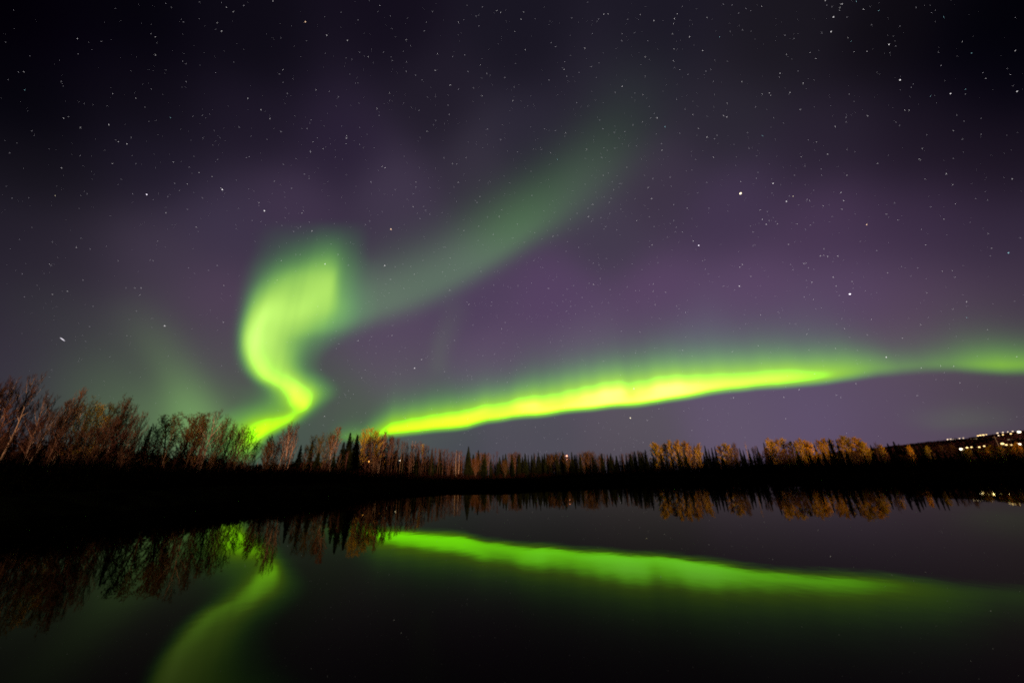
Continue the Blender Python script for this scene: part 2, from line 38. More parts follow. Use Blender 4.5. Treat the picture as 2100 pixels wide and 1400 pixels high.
TREES = [["BB",-68.4,44.6,12.5,0.0,-40.0,0],["BB",-69.3,46.1,13.4,0.0,-15.0,0],["BB",-59.2,41.7,7.3,0.0,4,1],["BB",-69.7,47.6,13.3,2.3,10.0,0],["PO",-56.9,40.1,8.9,0.0,20.769481784452275,1],["BB",-68.7,49.9,8.6,0.0,36.355853431488384,1],["PB",-70.8,49.8,14.7,3.9,45.0,0],["SN",-65.3,47.4,10.8,0.0,55.103094662843446,1],["PO",-67.9,51.0,8.6,0.0,69.21332800159448,1],["BB",-69.5,50.7,13.1,2.5,70.0,0],["BB",-60.8,46.4,8.6,0.0,89.60480213114451,1],["BB",-71.2,53.6,12.5,2.3,92.0,0],["PO",-60.5,46.9,9.5,0.0,108.99718115628689,1],["PB",-64.2,49.1,12.0,1.9,110.0,0],["PO",-62.8,50.5,8.0,0.0,129.79957371129936,1],["BB",-67.8,53.9,11.4,2.3,135.0,0],["BB",-66.1,54.6,8.0,0.0,149.67557887774666,1],["PB",-69.3,55.8,12.3,2.4,150.0,0],["OB",-71.6,57.2,15.5,2.0,159.0,0],["BB",-61.5,51.5,7.9,0.0,165.43329033892584,1],["GO",-71.4,59.2,13.3,2.4,178.0,0],["PO",-65.9,55.9,9.4,0.0,181.48162518534957,1],["OL",-65.4,55.2,12.8,2.5,196.0,0],["BB",-66.8,58.1,8.7,0.0,197.37303414479246,1],["BB",-59.5,52.1,9.3,0.0,211.33223069151126,1],["GO",-68.2,59.2,13.1,2.4,216.0,0],["SN",-65.3,59.4,7.4,0.0,227.760843559028,1],["OL",-66.6,59.3,12.7,2.2,236.0,0],["BB",-60.5,55.2,9.3,0.0,243.24407213413681,1],["DB",-68.8,62.6,14.0,3.5,256.0,0],["PO",-67.8,63.8,8.9,0.0,259.6808979578711,1],["PB",-69.0,64.0,13.6,3.3,268.0,0],["BB",-65.2,63.0,8.4,0.0,278.8821466362277,1],["BB",-64.8,61.9,11.7,2.6,284.0,0],["BB",-66.1,64.7,10.4,2.2,296.0,0],["PO",-68.4,68.4,7.2,0.0,297.3614056527471,1],["SP",-66.2,66.1,10.8,1.7,312.0,0],["BB",-62.5,64.0,7.1,0.0,317.0722233863101,1],["OL",-70.2,71.7,11.0,2.4,326.0,0],["PO",-62.0,64.9,7.1,0.0,332.53441617471344,1],["OL",-68.8,71.6,11.9,2.8,343.0,0],["PO",-67.3,72.3,8.0,0.0,352.04067323942746,1],["OL",-64.1,68.4,12.1,2.7,362.0,0],["BB",-65.6,71.8,9.8,0.0,370.2607895307128,1],["DB",-68.0,74.2,13.9,6.4,381.0,0],["PO",-56.1,63.9,6.5,0.0,389.1520258127957,1],["DB",-62.7,71.2,12.5,3.6,404.0,0],["BB",-59.0,68.8,7.7,0.0,407.2294563648066,1],["GO",-65.3,75.8,12.6,3.1,416.0,0],["PO",-57.0,67.9,8.8,0.0,424.46088131201736,1],["PB",-61.5,73.4,13.3,4.2,437.0,0],["SN",-62.1,76.8,7.9,0.0,442.42912529740715,1],["DB",-59.8,74.0,12.4,3.1,456.0,0],["PO",-60.1,76.7,7.0,0.0,458.92899903344806,1],["DB",-64.5,82.2,12.4,3.1,470.0,0],["BB",-56.6,75.0,6.4,0.0,479.4921309497755,1],["BB",-59.7,78.3,10.5,2.5,484.0,0],["PO",-52.6,71.3,6.4,0.0,494.31503708309344,1],["OL",-59.1,79.4,11.6,2.9,499.0,0],["BB",-54.1,75.7,6.1,0.0,509.3367074914722,1],["OL",-62.8,86.9,12.2,3.0,515.0,0],["OL",-61.1,87.7,9.6,2.3,528.0,0],["SN",-55.0,80.4,5.2,0.0,529.993263728923,1],["PO",-53.6,81.3,4.4,0.0,547.7465039132098,1],["DB",-57.0,85.6,8.9,2.5,551.0,0],["SP",-50.2,77.6,4.8,0.0,558.8069966718209,1],["DB",-60.3,92.4,10.7,3.5,563.0,0],["BB",-53.8,85.6,6.3,0.0,573.8745732155268,1],["PB",-57.5,90.4,11.2,4.7,577.0,0],["PO",-55.7,91.0,7.2,0.0,588.1485032750497,1],["BB",-57.5,93.3,11.8,4.2,592.0,0],["PO",-55.1,93.0,6.9,0.0,602.6247885355433,1],["PB",-54.7,90.3,13.3,2.5,603.0,0],["PO",-52.0,91.2,4.7,0.0,615.8015742411534,1],["SP",-57.3,99.3,10.1,2.8,618.0,0],["PO",-53.5,95.9,7.1,0.0,628.5066073625483,1],["OL",-55.3,98.7,9.6,2.7,630.0,0],["SP",-56.1,102.4,11.5,2.4,642.0,0],["PO",-53.9,99.9,7.5,0.0,643.170712505815,1],["OL",-55.1,103.1,12.0,3.6,652.0,0],["SP",-51.9,98.8,8.8,0.0,655.8183068651474,1],["OL",-51.4,99.6,12.1,3.5,666.0,0],["BB",-50.2,100.2,6.7,0.0,670.8379530460979,1],["OL",-50.9,101.7,12.9,3.4,679.0,0],["SP",-45.4,94.0,8.0,0.0,686.8674806923499,1],["OB",-49.4,101.8,14.5,3.4,692.0,0],["BB",-48.6,104.4,7.1,0.0,698.593878023666,1],["SP",-49.3,106.9,11.4,3.8,706.0,0],["PO",-47.4,105.6,8.1,0.0,711.9543364410101,1],["SP",-48.9,109.2,14.3,4.3,719.0,0],["OL",-50.9,117.1,13.3,3.4,727.0,0],["SP",-48.7,114.0,7.5,0.0,727.4591445533823,1],["SP",-49.6,116.2,14.5,4.3,734.0,0],["PO",-50.1,122.1,8.2,0.0,740.7791301513005,1],["PO",-53.0,128.0,13.6,0.0,742,0],["PO",-48.5,119.2,12.3,0.0,746.6243612772375,0],["GO",-48.1,117.5,15.8,4.1,748.0,0],["PO",-52.7,131.3,13.5,0.0,751.2413000378183,0],["PO",-52.8,133.5,13.6,0.0,755.211399370964,0],["BB",-45.0,114.4,10.2,0.0,755.9091156945781,1],["PO",-53.4,137.0,13.8,0.0,759.9257406760823,0],["GO",-50.1,127.8,17.4,4.4,761.0,0],["PO",-46.3,120.6,12.9,0.0,764.2656474230665,0],["BB",-44.3,118.6,8.3,0.0,768.6722581598825,1],["PO",-48.7,129.3,13.1,0.0,769.3062120420449,0],["GO",-48.3,128.6,17.0,4.2,773.0,0],["PO",-50.6,136.4,14.2,0.0,774.0273483287017,0],["PO",-49.2,134.2,13.9,0.0,777.6053671888997,0],["PO",-49.3,136.6,14.7,0.0,782.2695908930898,0],["OB",-47.6,132.0,17.2,3.6,784.0,0],["PO",-47.3,134.1,10.0,0.0,785.3751865763472,1],["PO",-49.7,140.4,14.8,0.0,787.1739413340962,0],["PO",-47.3,135.0,15.0,0.0,790.4347097687274,0],["PO",-48.9,142.2,15.6,0.0,795.0649673081609,0],["GO",-48.4,141.2,15.7,3.5,796.0,0],["PO",-45.8,136.0,9.9,0.0,797.7230789794673,1],["PO",-46.9,138.8,15.4,0.0,799.6528706645687,0],["PO",-44.0,132.3,14.6,0.0,803.3506043750115,0],["PO",-44.2,135.0,14.6,0.0,807.2487762270157,0],["PO",-45.6,141.2,14.6,0.0,810.5272228381376,0],["PO",-44.5,140.3,10.2,0.0,812.5626642633988,1],["PO",-44.8,141.5,14.4,0.0,815.0731695297576,0],["PO",-46.2,149.0,15.6,0.0,820.260170640541,0],["PO",-44.3,145.7,14.1,0.0,824.0729323964462,0],["SP",-44.4,148.8,10.5,0.0,826.7352825450712,1],["PO",-43.9,147.8,13.9,0.0,829.1019465279023,0],["PO",-47.5,163.0,15.2,0.0,833.6517875285117,0],["PO",-50.2,176.0,14.9,0.0,837.5984088160694,0],["BB",-43.6,156.1,10.7,0.0,841.3674929736106,1],["PO",-49.2,176.4,15.4,0.0,842.5991572155964,0],["SN",-46.7,169.4,17.0,0.0,846.0,0],["PO",-44.9,164.4,14.7,0.0,847.2122096074864,0],["SN",-47.0,174.9,17.5,0.0,851.0,0],["PO",-49.9,186.8,16.4,0.0,851.7232724206049,0],["SP",-44.7,170.2,9.8,0.0,853.0610709320599,1],["PO",-46.0,176.9,15.7,0.0,857.0528656416476,0],["SP",-46.8,181.9,15.5,3.5,859.0,0],["PO",-44.4,175.1,16.4,0.0,862.218493039659,0],["BB",-43.4,175.5,8.2,0.0,864.6749512227333,1],["PO",-44.4,179.8,15.2,0.0,866.6632794691853,0],["GO",-46.9,190.9,17.4,2.9,868.0,0],["PO",-45.5,189.1,14.9,0.0,871.2480833195999,0],["PO",-44.8,190.2,16.1,0.0,875.3977876652784,0],["PO",-45.5,198.3,10.9,0.0,878.5831328217114,1],["PO",-48.0,210.2,17.0,0.0,880.7371878461418,0],["PO",-43.8,198.1,15.2,0.0,885.9474318338052,0],["SP",-44.1,199.4,15.6,3.8,886.0,0],["PO",-44.1,206.1,15.7,0.0,891.3055890711396,0],["SP",-43.3,207.1,8.0,0.0,893.4542208072328,1],["PO",-44.1,211.3,14.6,0.0,895.2077246778412,0],["PO",-41.9,205.5,15.2,0.0,899.0378010528133,0],["SP",-44.2,222.2,16.3,4.3,903.0,0],["PO",-42.2,213.2,15.6,0.0,903.6055116216721,0],["PO",-40.3,210.8,14.3,0.0,908.525265474905,0],["PO",-41.8,219.7,14.3,0.0,909.2411457569701,1],["PO",-43.8,235.9,17.2,0.0,912.89690770858,0],["PO",-40.2,224.1,16.2,0.0,917.8171036329283,0],["BB",-39.9,228.2,14.0,0.0,920.9107526255723,1],["PO",-39.7,227.7,14.4,0.0,921.3575880761398,0],["PO",-40.3,239.0,16.2,0.0,925.8952707761738,0],["PO",-37.3,229.8,14.7,0.0,930.4237489689908,0],["PO",-38.1,239.6,12.5,0.0,932.5401587905302,1],["PO",-37.9,243.0,16.5,0.0,935.2966260637161,0],["SN",-37.0,237.9,17.2,0.0,936.0,0],["PO",-37.1,245.7,16.5,0.0,939.236093684192,0],["SN",-36.8,249.3,17.0,0.0,942.0,0],["PO",-36.9,253.7,16.6,0.0,943.457634513504,0],["PO",-34.2,245.2,16.7,0.0,947.9574048470582,0],["PO",-34.7,250.6,13.7,0.0,948.3624445402801,1],["PO",-35.2,263.4,15.0,0.0,952.1597550366592,0],["SP",-32.9,260.0,17.2,0.0,958,0],["SP",-31.1,253.4,13.4,0.0,960.53540919692,1],["SP",-32.4,263.4,22.1,6.8,961.0,0],["SP",-31.5,267.5,15.2,0.0,964.5670520151,0],["SP",-28.3,256.1,16.3,4.1,970.0,0],["SP",-29.2,268.9,16.5,0.0,971.5906532129717,0],["DB",-25.9,251.3,11.9,0.0,975.6184109441051,1],["DB",-27.0,268.2,15.6,0.0,977.4859072027432,0],["SP",-25.5,264.6,19.4,5.1,981.0,0],["DB",-24.4,265.0,16.3,0.0,984.0697716631593,0],["SP",-22.2,262.1,16.4,0.0,989.9871206867698,0],["SP",-20.4,250.6,12.6,0.0,992.2669427480469,1],["SP",-20.4,261.6,17.8,4.7,995.0,0],["DB",-20.2,263.7,16.0,0.0,996.1344067045012,0],["PO",-17.6,254.8,15.3,0.0,1001.9110889677977,0],["SP",-15.6,249.8,12.9,0.0,1006.8494561830275,1],["PO",-16.6,267.1,15.2,0.0,1007.101146743188,0],["PO",-15.4,274.1,15.8,0.0,1011.6778067653213,0],["PO",-12.3,258.9,16.7,0.0,1018.2815512159804,0],["SP",-11.4,251.8,10.7,0.0,1020.1358548305757,1],["SP",-10.8,274.8,15.1,0.0,1024.7187634855327,0],["SP",-8.2,267.6,16.1,0.0,1031.3360852431622,0],["DB",-6.3,251.9,11.0,0.0,1035.6946114325774,1],["SP",-6.0,260.0,16.3,0.0,1037.077893988473,0],["PO",-3.9,261.7,15.1,0.0,1043.2444271630225,0],["SP",-1.9,274.0,17.2,0.0,1049.4577371568093,0],["SP",-1.7,267.2,15.8,3.5,1050.0,0],["SP",-1.2,255.6,10.8,0.0,1051.5518926471282,1],["DB",-0.1,270.4,16.1,0.0,1054.3607357758137,0],["DB",2.0,275.2,16.6,0.0,1060.3290671013801,0],["SP",2.8,262.2,16.1,3.4,1063.0,0],["SP",3.3,261.1,12.2,0.0,1064.6137124112995,1],["SP",3.7,269.8,16.4,0.0,1065.2437642127177,0],["SP",5.7,268.4,14.6,0.0,1071.2612965231342,0],["SP",7.5,262.7,16.5,0.0,1076.4230683927171,0],["SP",8.3,258.5,11.3,0.0,1079.7949056184798,1],["SP",10.2,274.1,15.9,0.0,1083.1748042353202,0],["SP",12.1,261.7,15.3,0.0,1090.2653121309213,0],["SP",12.5,255.0,11.3,0.0,1092.816584674606,1],["SP",13.9,263.8,16.9,3.4,1095.0,0],["PO",14.8,269.8,15.2,0.0,1096.9052010586795,0],["SP",16.4,270.4,14.6,0.0,1101.5130396764926,0],["SP",17.1,265.4,17.3,3.9,1104.0,0],["SP",17.8,266.1,12.4,0.0,1106.3411434118523,1],["SP",18.8,277.9,14.9,0.0,1106.7287949615884,0],["SP",20.2,273.2,15.6,0.0,1111.5515165128681,0],["SP",21.9,272.5,16.6,0.0,1116.2124940891295,0],["SP",21.5,261.8,11.5,0.0,1118.216148624474,1],["SP",24.0,275.4,16.8,0.0,1121.381758161673,0],["SP",25.0,272.7,16.2,3.9,1125.0,0],["DB",25.6,274.6,15.3,0.0,1126.3010538310532,0],["SP",25.1,257.0,10.5,0.0,1130.2956172118738,1],["DB",27.2,272.4,14.3,0.0,1131.670460173558,0],["DB",28.8,268.0,14.6,0.0,1137.3048768313133,0],["SP",29.1,261.3,16.8,4.2,1140.0,0],["SP",28.8,249.7,10.3,0.0,1144.0104191502185,1],["DB",30.7,263.6,15.1,0.0,1144.2183863856847,0],["SP",32.4,259.6,14.5,0.0,1150.4962668157514,0],["SP",33.9,263.4,17.5,4.2,1153.0,0],["SP",33.4,254.3,15.6,0.0,1155.287263070071,0],["SP",33.3,245.9,10.1,0.0,1159.6058831774808,1],["DB",34.5,249.0,13.0,0.0,1161.2573505138682,0],["SP",38.8,265.7,13.9,0.0,1167.1679102046241,0],["SP",39.9,260.1,16.5,4.2,1172.0,0],["SP",38.2,249.0,14.1,0.0,1172.6376856384381,0],["SP",37.5,243.1,9.9,0.0,1173.9798631985805,1],["SP",41.9,261.8,14.9,0.0,1177.6148087142628,0],["SP",42.4,257.9,14.7,3.7,1181.0,0],["PO",41.7,248.5,13.8,0.0,1183.523788938219,0],["SP",42.3,242.3,14.0,0.0,1188.5084013602911,0],["SP",43.0,244.4,9.6,0.0,1190.8089457420692,1],["DB",45.2,246.0,14.1,0.0,1195.6974760263165,0],["SP",47.1,247.7,14.9,0.0,1200.3741569939987,0],["SP",47.1,243.2,9.6,0.0,1204.6402805946102,1],["DB",48.7,244.9,14.8,4.3,1207.0,0],["DB",48.3,242.2,14.3,0.0,1207.7103701168128,0],["SP",48.8,235.5,12.5,0.0,1214.2337663534101,0],["SP",51.2,242.5,12.8,3.4,1217.0,0],["SP",49.5,230.2,10.2,0.0,1220.6753548146298,1],["PO",53.0,245.1,13.3,0.0,1220.8781872534182,0],["DB",52.9,234.7,12.4,0.0,1228.11320634807,0],["SP",55.6,239.7,13.1,3.4,1233.0,0],["SP",54.3,232.6,13.7,0.0,1233.697586466987,0],["DB",54.6,235.0,10.6,0.0,1234.031649987688,1],["PO",57.7,240.7,12.7,0.0,1238.9191859454625,0],["PO",58.1,235.6,11.7,0.0,1244.7111298247335,0],["SP",59.2,238.8,13.6,3.4,1245.0,0],["DB",58.4,230.5,9.9,0.0,1250.4457981691123,1],["SP",57.5,225.8,11.9,0.0,1250.5702315250528,0],["SP",59.3,230.3,13.7,3.2,1252.0,0],["SP",61.4,234.3,11.6,0.0,1256.7154803591459,0],["SP",60.4,224.4,9.3,0.0,1262.7393778230826,1],["SP",63.2,233.4,12.3,2.9,1263.0,0],["SP",64.9,238.4,12.3,0.0,1264.0339943655924,0],["PO",64.9,232.1,11.5,0.0,1270.0074749871378,0],["SP",65.7,229.7,13.2,3.2,1274.0,0],["PO",62.7,217.5,11.7,0.0,1276.4402120854097,0],["SP",63.2,218.1,8.7,0.0,1278.9846248514177,1],["SP",67.5,227.2,12.2,2.8,1283.0,0],["PO",68.7,230.8,12.5,0.0,1283.4404948291499,0],["SP",68.8,223.6,12.6,0.0,1290.7909019297297,0],["SP",67.0,215.7,12.4,3.0,1293.0,0],["DB",70.6,224.6,12.6,0.0,1295.8550785010536,0],["SP",65.1,208.6,8.3,0.0,1295.9789266689386,1],["SP",70.1,219.6,10.6,0.0,1300.6155360512353,0],["SP",71.2,221.2,14.0,3.1,1301.0,0],["PO",70.4,213.8,12.0,0.0,1307.6858365721205,0],["SP",69.7,210.5,13.8,2.9,1308.0,0],["SP",67.1,202.0,8.2,0.0,1311.6644300857781,1],["SP",71.8,213.4,11.5,0.0,1313.2586783241402,0],["SP",71.7,210.3,12.5,2.9,1316.0,0],["DB",73.7,214.7,12.4,0.0,1318.1568882325728,0],["SP",73.7,210.1,14.0,2.9,1323.0,0],["SP",70.1,200.1,9.1,0.0,1324.8814248876881,1],["SP",70.8,201.7,9.7,0.0,1325.3314149722837,0],["GB",77.0,207.5,16.4,5.7,1337.0,0],["SP",74.1,200.5,10.7,0.0,1338.7004469633746,1],["GB",76.6,198.0,15.3,5.4,1349.0,0],["SP",76.4,195.8,11.2,0.0,1354.3160569297074,1],["GB",80.1,199.7,15.2,4.2,1360.0,0],["SP",74.6,185.1,8.9,0.0,1365.5315460444124,1],["GB",80.2,191.7,16.2,4.3,1372.0,0],["SP",78.3,187.2,9.2,0.0,1376.6424382097464,1],["GB",81.5,187.2,15.8,4.2,1385.0,0],["SP",79.1,181.4,11.6,0.0,1388.460450155299,1],["GB",83.9,186.2,15.2,4.1,1397.0,0],["SP",82.3,181.0,10.9,0.0,1403.174056067229,1],["GB",85.6,183.8,14.2,3.8,1409.0,0],["DB",86.9,185.0,10.2,0.0,1415.7742475768641,1],["PB",86.8,182.2,13.4,3.0,1418.0,0],["DB",89.8,185.7,8.5,0.0,1427.6861206027784,1],["GB",89.1,181.8,13.6,4.0,1428.0,0],["SP",91.9,186.5,14.3,2.4,1430.0,0],["SP",91.1,180.6,10.1,0.0,1442.031594984079,1],["SP",96.1,187.8,13.9,3.0,1445.0,0],["SP",93.4,179.8,11.9,2.1,1452.0,0],["SP",92.5,178.2,7.7,0.0,1455.281527942425,1],["SP",94.2,178.1,12.3,2.3,1459.0,0],["SP",99.9,185.7,13.4,2.4,1465.0,0],["SP",91.8,171.2,7.4,0.0,1468.9417071684893,1],["GB",99.3,180.9,12.4,3.6,1474.0,0],["SP",93.8,170.0,8.1,0.0,1480.046846612305,1],["GB",100.5,178.8,13.3,4.1,1483.0,0],["DB",95.5,166.8,9.8,0.0,1493.9337635476757,1],["GB",101.4,176.3,12.4,3.7,1494.0,0],["DB",105.6,178.4,13.2,2.8,1506.0,0],["SP",102.3,174.2,9.1,0.0,1506.2016977248443,1],["SP",108.4,179.7,11.9,2.2,1516.0,0],["SP",101.9,168.1,8.1,0.0,1521.959066064743,1],["SP",107.5,175.8,10.9,1.9,1523.0,0],["SN",109.0,175.5,14.2,0.0,1527.0,0],["SP",107.6,171.9,10.9,2.1,1534.0,0],["SP",107.3,171.3,8.4,0.0,1537.1125567296492,1],["DB",114.2,178.2,11.6,2.7,1545.0,0],["SP",113.0,175.2,9.1,0.0,1550.750049361771,1],["SP",110.8,170.2,11.6,2.1,1552.0,0],["DB",112.5,169.5,10.0,0.0,1563.9727645265834,1],["SP",116.0,172.9,13.8,2.6,1565.0,0],["GB",119.5,175.0,14.8,4.2,1573.0,0],["SP",112.0,164.8,7.7,0.0,1578.5380707855147,1],["GB",117.1,168.4,13.0,3.6,1584.0,0],["DB",115.8,165.6,10.5,0.0,1590.537938072385,1],["GB",122.4,172.4,14.1,3.7,1594.0,0],["DB",114.7,160.0,8.6,0.0,1605.95519725347,1],["GB",126.0,173.0,14.5,4.6,1608.0,0],["GB",125.8,169.6,12.9,3.5,1620.0,0],["DB",120.0,162.8,9.5,0.0,1620.03562705925,1],["SP",128.1,170.1,13.8,2.2,1627.0,0],["SP",123.5,163.8,9.1,0.0,1633.7728429664198,1],["GB",125.6,163.8,13.7,3.8,1637.0,0],["SP",127.4,164.9,10.6,0.0,1646.0170259658591,1],["GB",129.0,165.7,12.5,3.4,1648.0,0],["GB",128.5,162.7,12.9,3.7,1656.0,0],["SP",124.9,159.0,9.3,0.0,1657.7182889916542,1],["SP",134.5,167.2,12.5,2.1,1668.0,0],["SP",131.0,162.9,8.2,0.0,1673.6090865892297,1],["GB",132.0,162.4,12.6,3.3,1674.0,0],["GB",134.7,162.6,13.4,3.7,1684.0,0],["SP",129.3,157.4,8.5,0.0,1686.181730253024,1],["SP",139.2,166.2,14.7,2.1,1690.0,0],["SP",139.6,164.3,14.5,2.3,1699.0,0],["SP",133.4,158.7,8.3,0.0,1700.9545944214233,1],["GB",141.0,164.8,13.0,3.7,1706.0,0],["SP",138.9,160.0,13.5,2.2,1714.0,0],["SP",135.4,157.0,8.6,0.0,1717.206000857329,1],["GB",139.6,160.1,12.8,3.9,1718.0,0],["GB",143.4,160.4,14.0,5.9,1733.0,0],["SP",131.7,149.0,8.3,0.0,1733.6161207219595,1],["DB",142.2,158.4,8.6,0.0,1744.8758792403157,1],["GB",144.2,158.1,13.2,5.3,1748.0,0],["DB",139.4,152.8,8.2,0.0,1756.114485515606,1],["GB",145.5,156.6,12.2,4.5,1762.0,0],["SP",139.7,150.5,7.1,0.0,1770.301891129177,1],["GB",148.3,157.4,11.2,3.4,1774.0,0],["SP",148.3,155.4,10.7,2.2,1784.0,0],["SP",148.1,156.2,6.6,0.0,1786.9960186603541,1],["DB",152.0,157.0,10.5,2.3,1795.0,0],["SP",148.5,153.1,7.6,0.0,1801.5462135836121,1],["GB",157.8,161.3,10.3,2.6,1804.0,0],["DB",146.4,148.5,6.1,0.0,1816.4394523750411,1],["SP",160.9,160.7,11.5,3.0,1819.0,0],["SP",161.1,158.1,12.0,3.2,1831.0,0],["SP",157.5,156.0,8.0,0.0,1831.298160146333,1],["SP",161.9,157.1,10.9,2.7,1842.0,0],["SP",161.0,157.2,7.5,0.0,1843.850070611697,1],["SP",161.6,155.6,10.0,2.3,1850.0,0],["DB",157.9,152.3,5.7,0.0,1856.7868455740515,1],["GB",160.8,152.6,9.4,2.6,1862.0,0],["SP",157.1,149.4,5.5,0.0,1868.719373056084,1],["SP",163.2,152.5,10.7,2.0,1872.0,0],["SP",167.8,154.8,11.2,2.2,1882.0,0],["SP",159.1,147.9,7.3,0.0,1883.3896618813535,1],["SP",169.1,154.5,11.2,2.2,1890.0,0],["SP",161.8,148.7,6.4,0.0,1894.8643639552806,1],["GB",166.0,150.2,8.8,2.3,1903.0,0],["SP",162.6,146.8,7.0,0.0,1908.2324740982929,1],["SP",170.2,151.7,9.5,1.8,1914.0,0],["DB",170.5,151.0,8.5,1.8,1922.0,0],["SP",161.7,144.1,5.1,0.0,1923.3556445412692,1],["DB",170.9,149.1,8.9,2.0,1934.0,0],["SP",164.5,144.2,6.6,0.0,1934.4579701511198,1],["DB",171.5,147.7,8.6,2.0,1946.0,0],["SP",167.4,144.7,5.9,0.0,1948.6746592438271,1],["DB",173.0,147.2,8.9,1.9,1956.0,0],["SP",163.8,139.7,5.1,0.0,1962.1923105135133,1],["SP",170.4,144.1,6.9,1.8,1966.0,0],["SP",171.5,144.1,6.2,0.0,1973.8392617059556,1],["GB",173.8,145.1,7.9,2.4,1975.0,0],["GB",171.2,141.3,7.6,2.3,1986.0,0],["SP",169.8,140.7,5.6,0.0,1987.9367846023913,1],["SP",173.6,141.4,7.8,1.7,1998.0,0],["SP",164.3,133.8,5.2,0.0,2004.6740711170341,1],["GB",176.5,142.2,8.1,2.5,2008.0,0],["DB",173.1,138.9,6.3,0.0,2016.2497476969397,1],["GB",176.6,140.5,8.0,2.4,2020.0,0],["DB",172.3,136.7,5.9,0.0,2028.3227699753309,1],["GB",174.4,136.7,8.4,2.5,2033.0,0],["SP",176.1,137.3,6.6,0.0,2043.666696871449,1],["GB",180.3,139.5,8.2,2.5,2046.0,0],["SP",175.3,134.4,6.5,0.0,2059.961558654354,1],["SP",178.9,136.2,9.0,1.6,2060.0,0],["GB",178.9,134.9,8.7,2.4,2070.0,0],["SP",170.7,129.1,6.3,0.0,2073.4247609221907,1],["GB",175.1,130.1,8.9,2.3,2084.0,0],["SP",178.7,134.2,4.9,0.0,2085.505624459355,1],["SP",180.1,132.2,9.1,1.8,2096.0,0],["SP",169.0,124.9,5.3,0.0,2099.5438826575546,1],["GB",178.5,129.0,9.2,2.2,2112.0,0],["SP",182.8,129.9,9.2,2.0,2130.0,0]]
SHORE = [[-100,40],[-75,44],[-60,48],[-55,50],[-46,57],[-30,75],[-15,92],[7,101],[17,131],[30,160],[45,188],[60,205],[80,330],[100,900]]
DLINE = [[-62,76],[-55,82],[-46,95],[-42,98],[-35,103],[-26,116],[-18,150],[-10,235],[-7,262],[5,270],[15,240],[23,206],[30,206],[42,213],[46,226],[56,222],[64,230]]
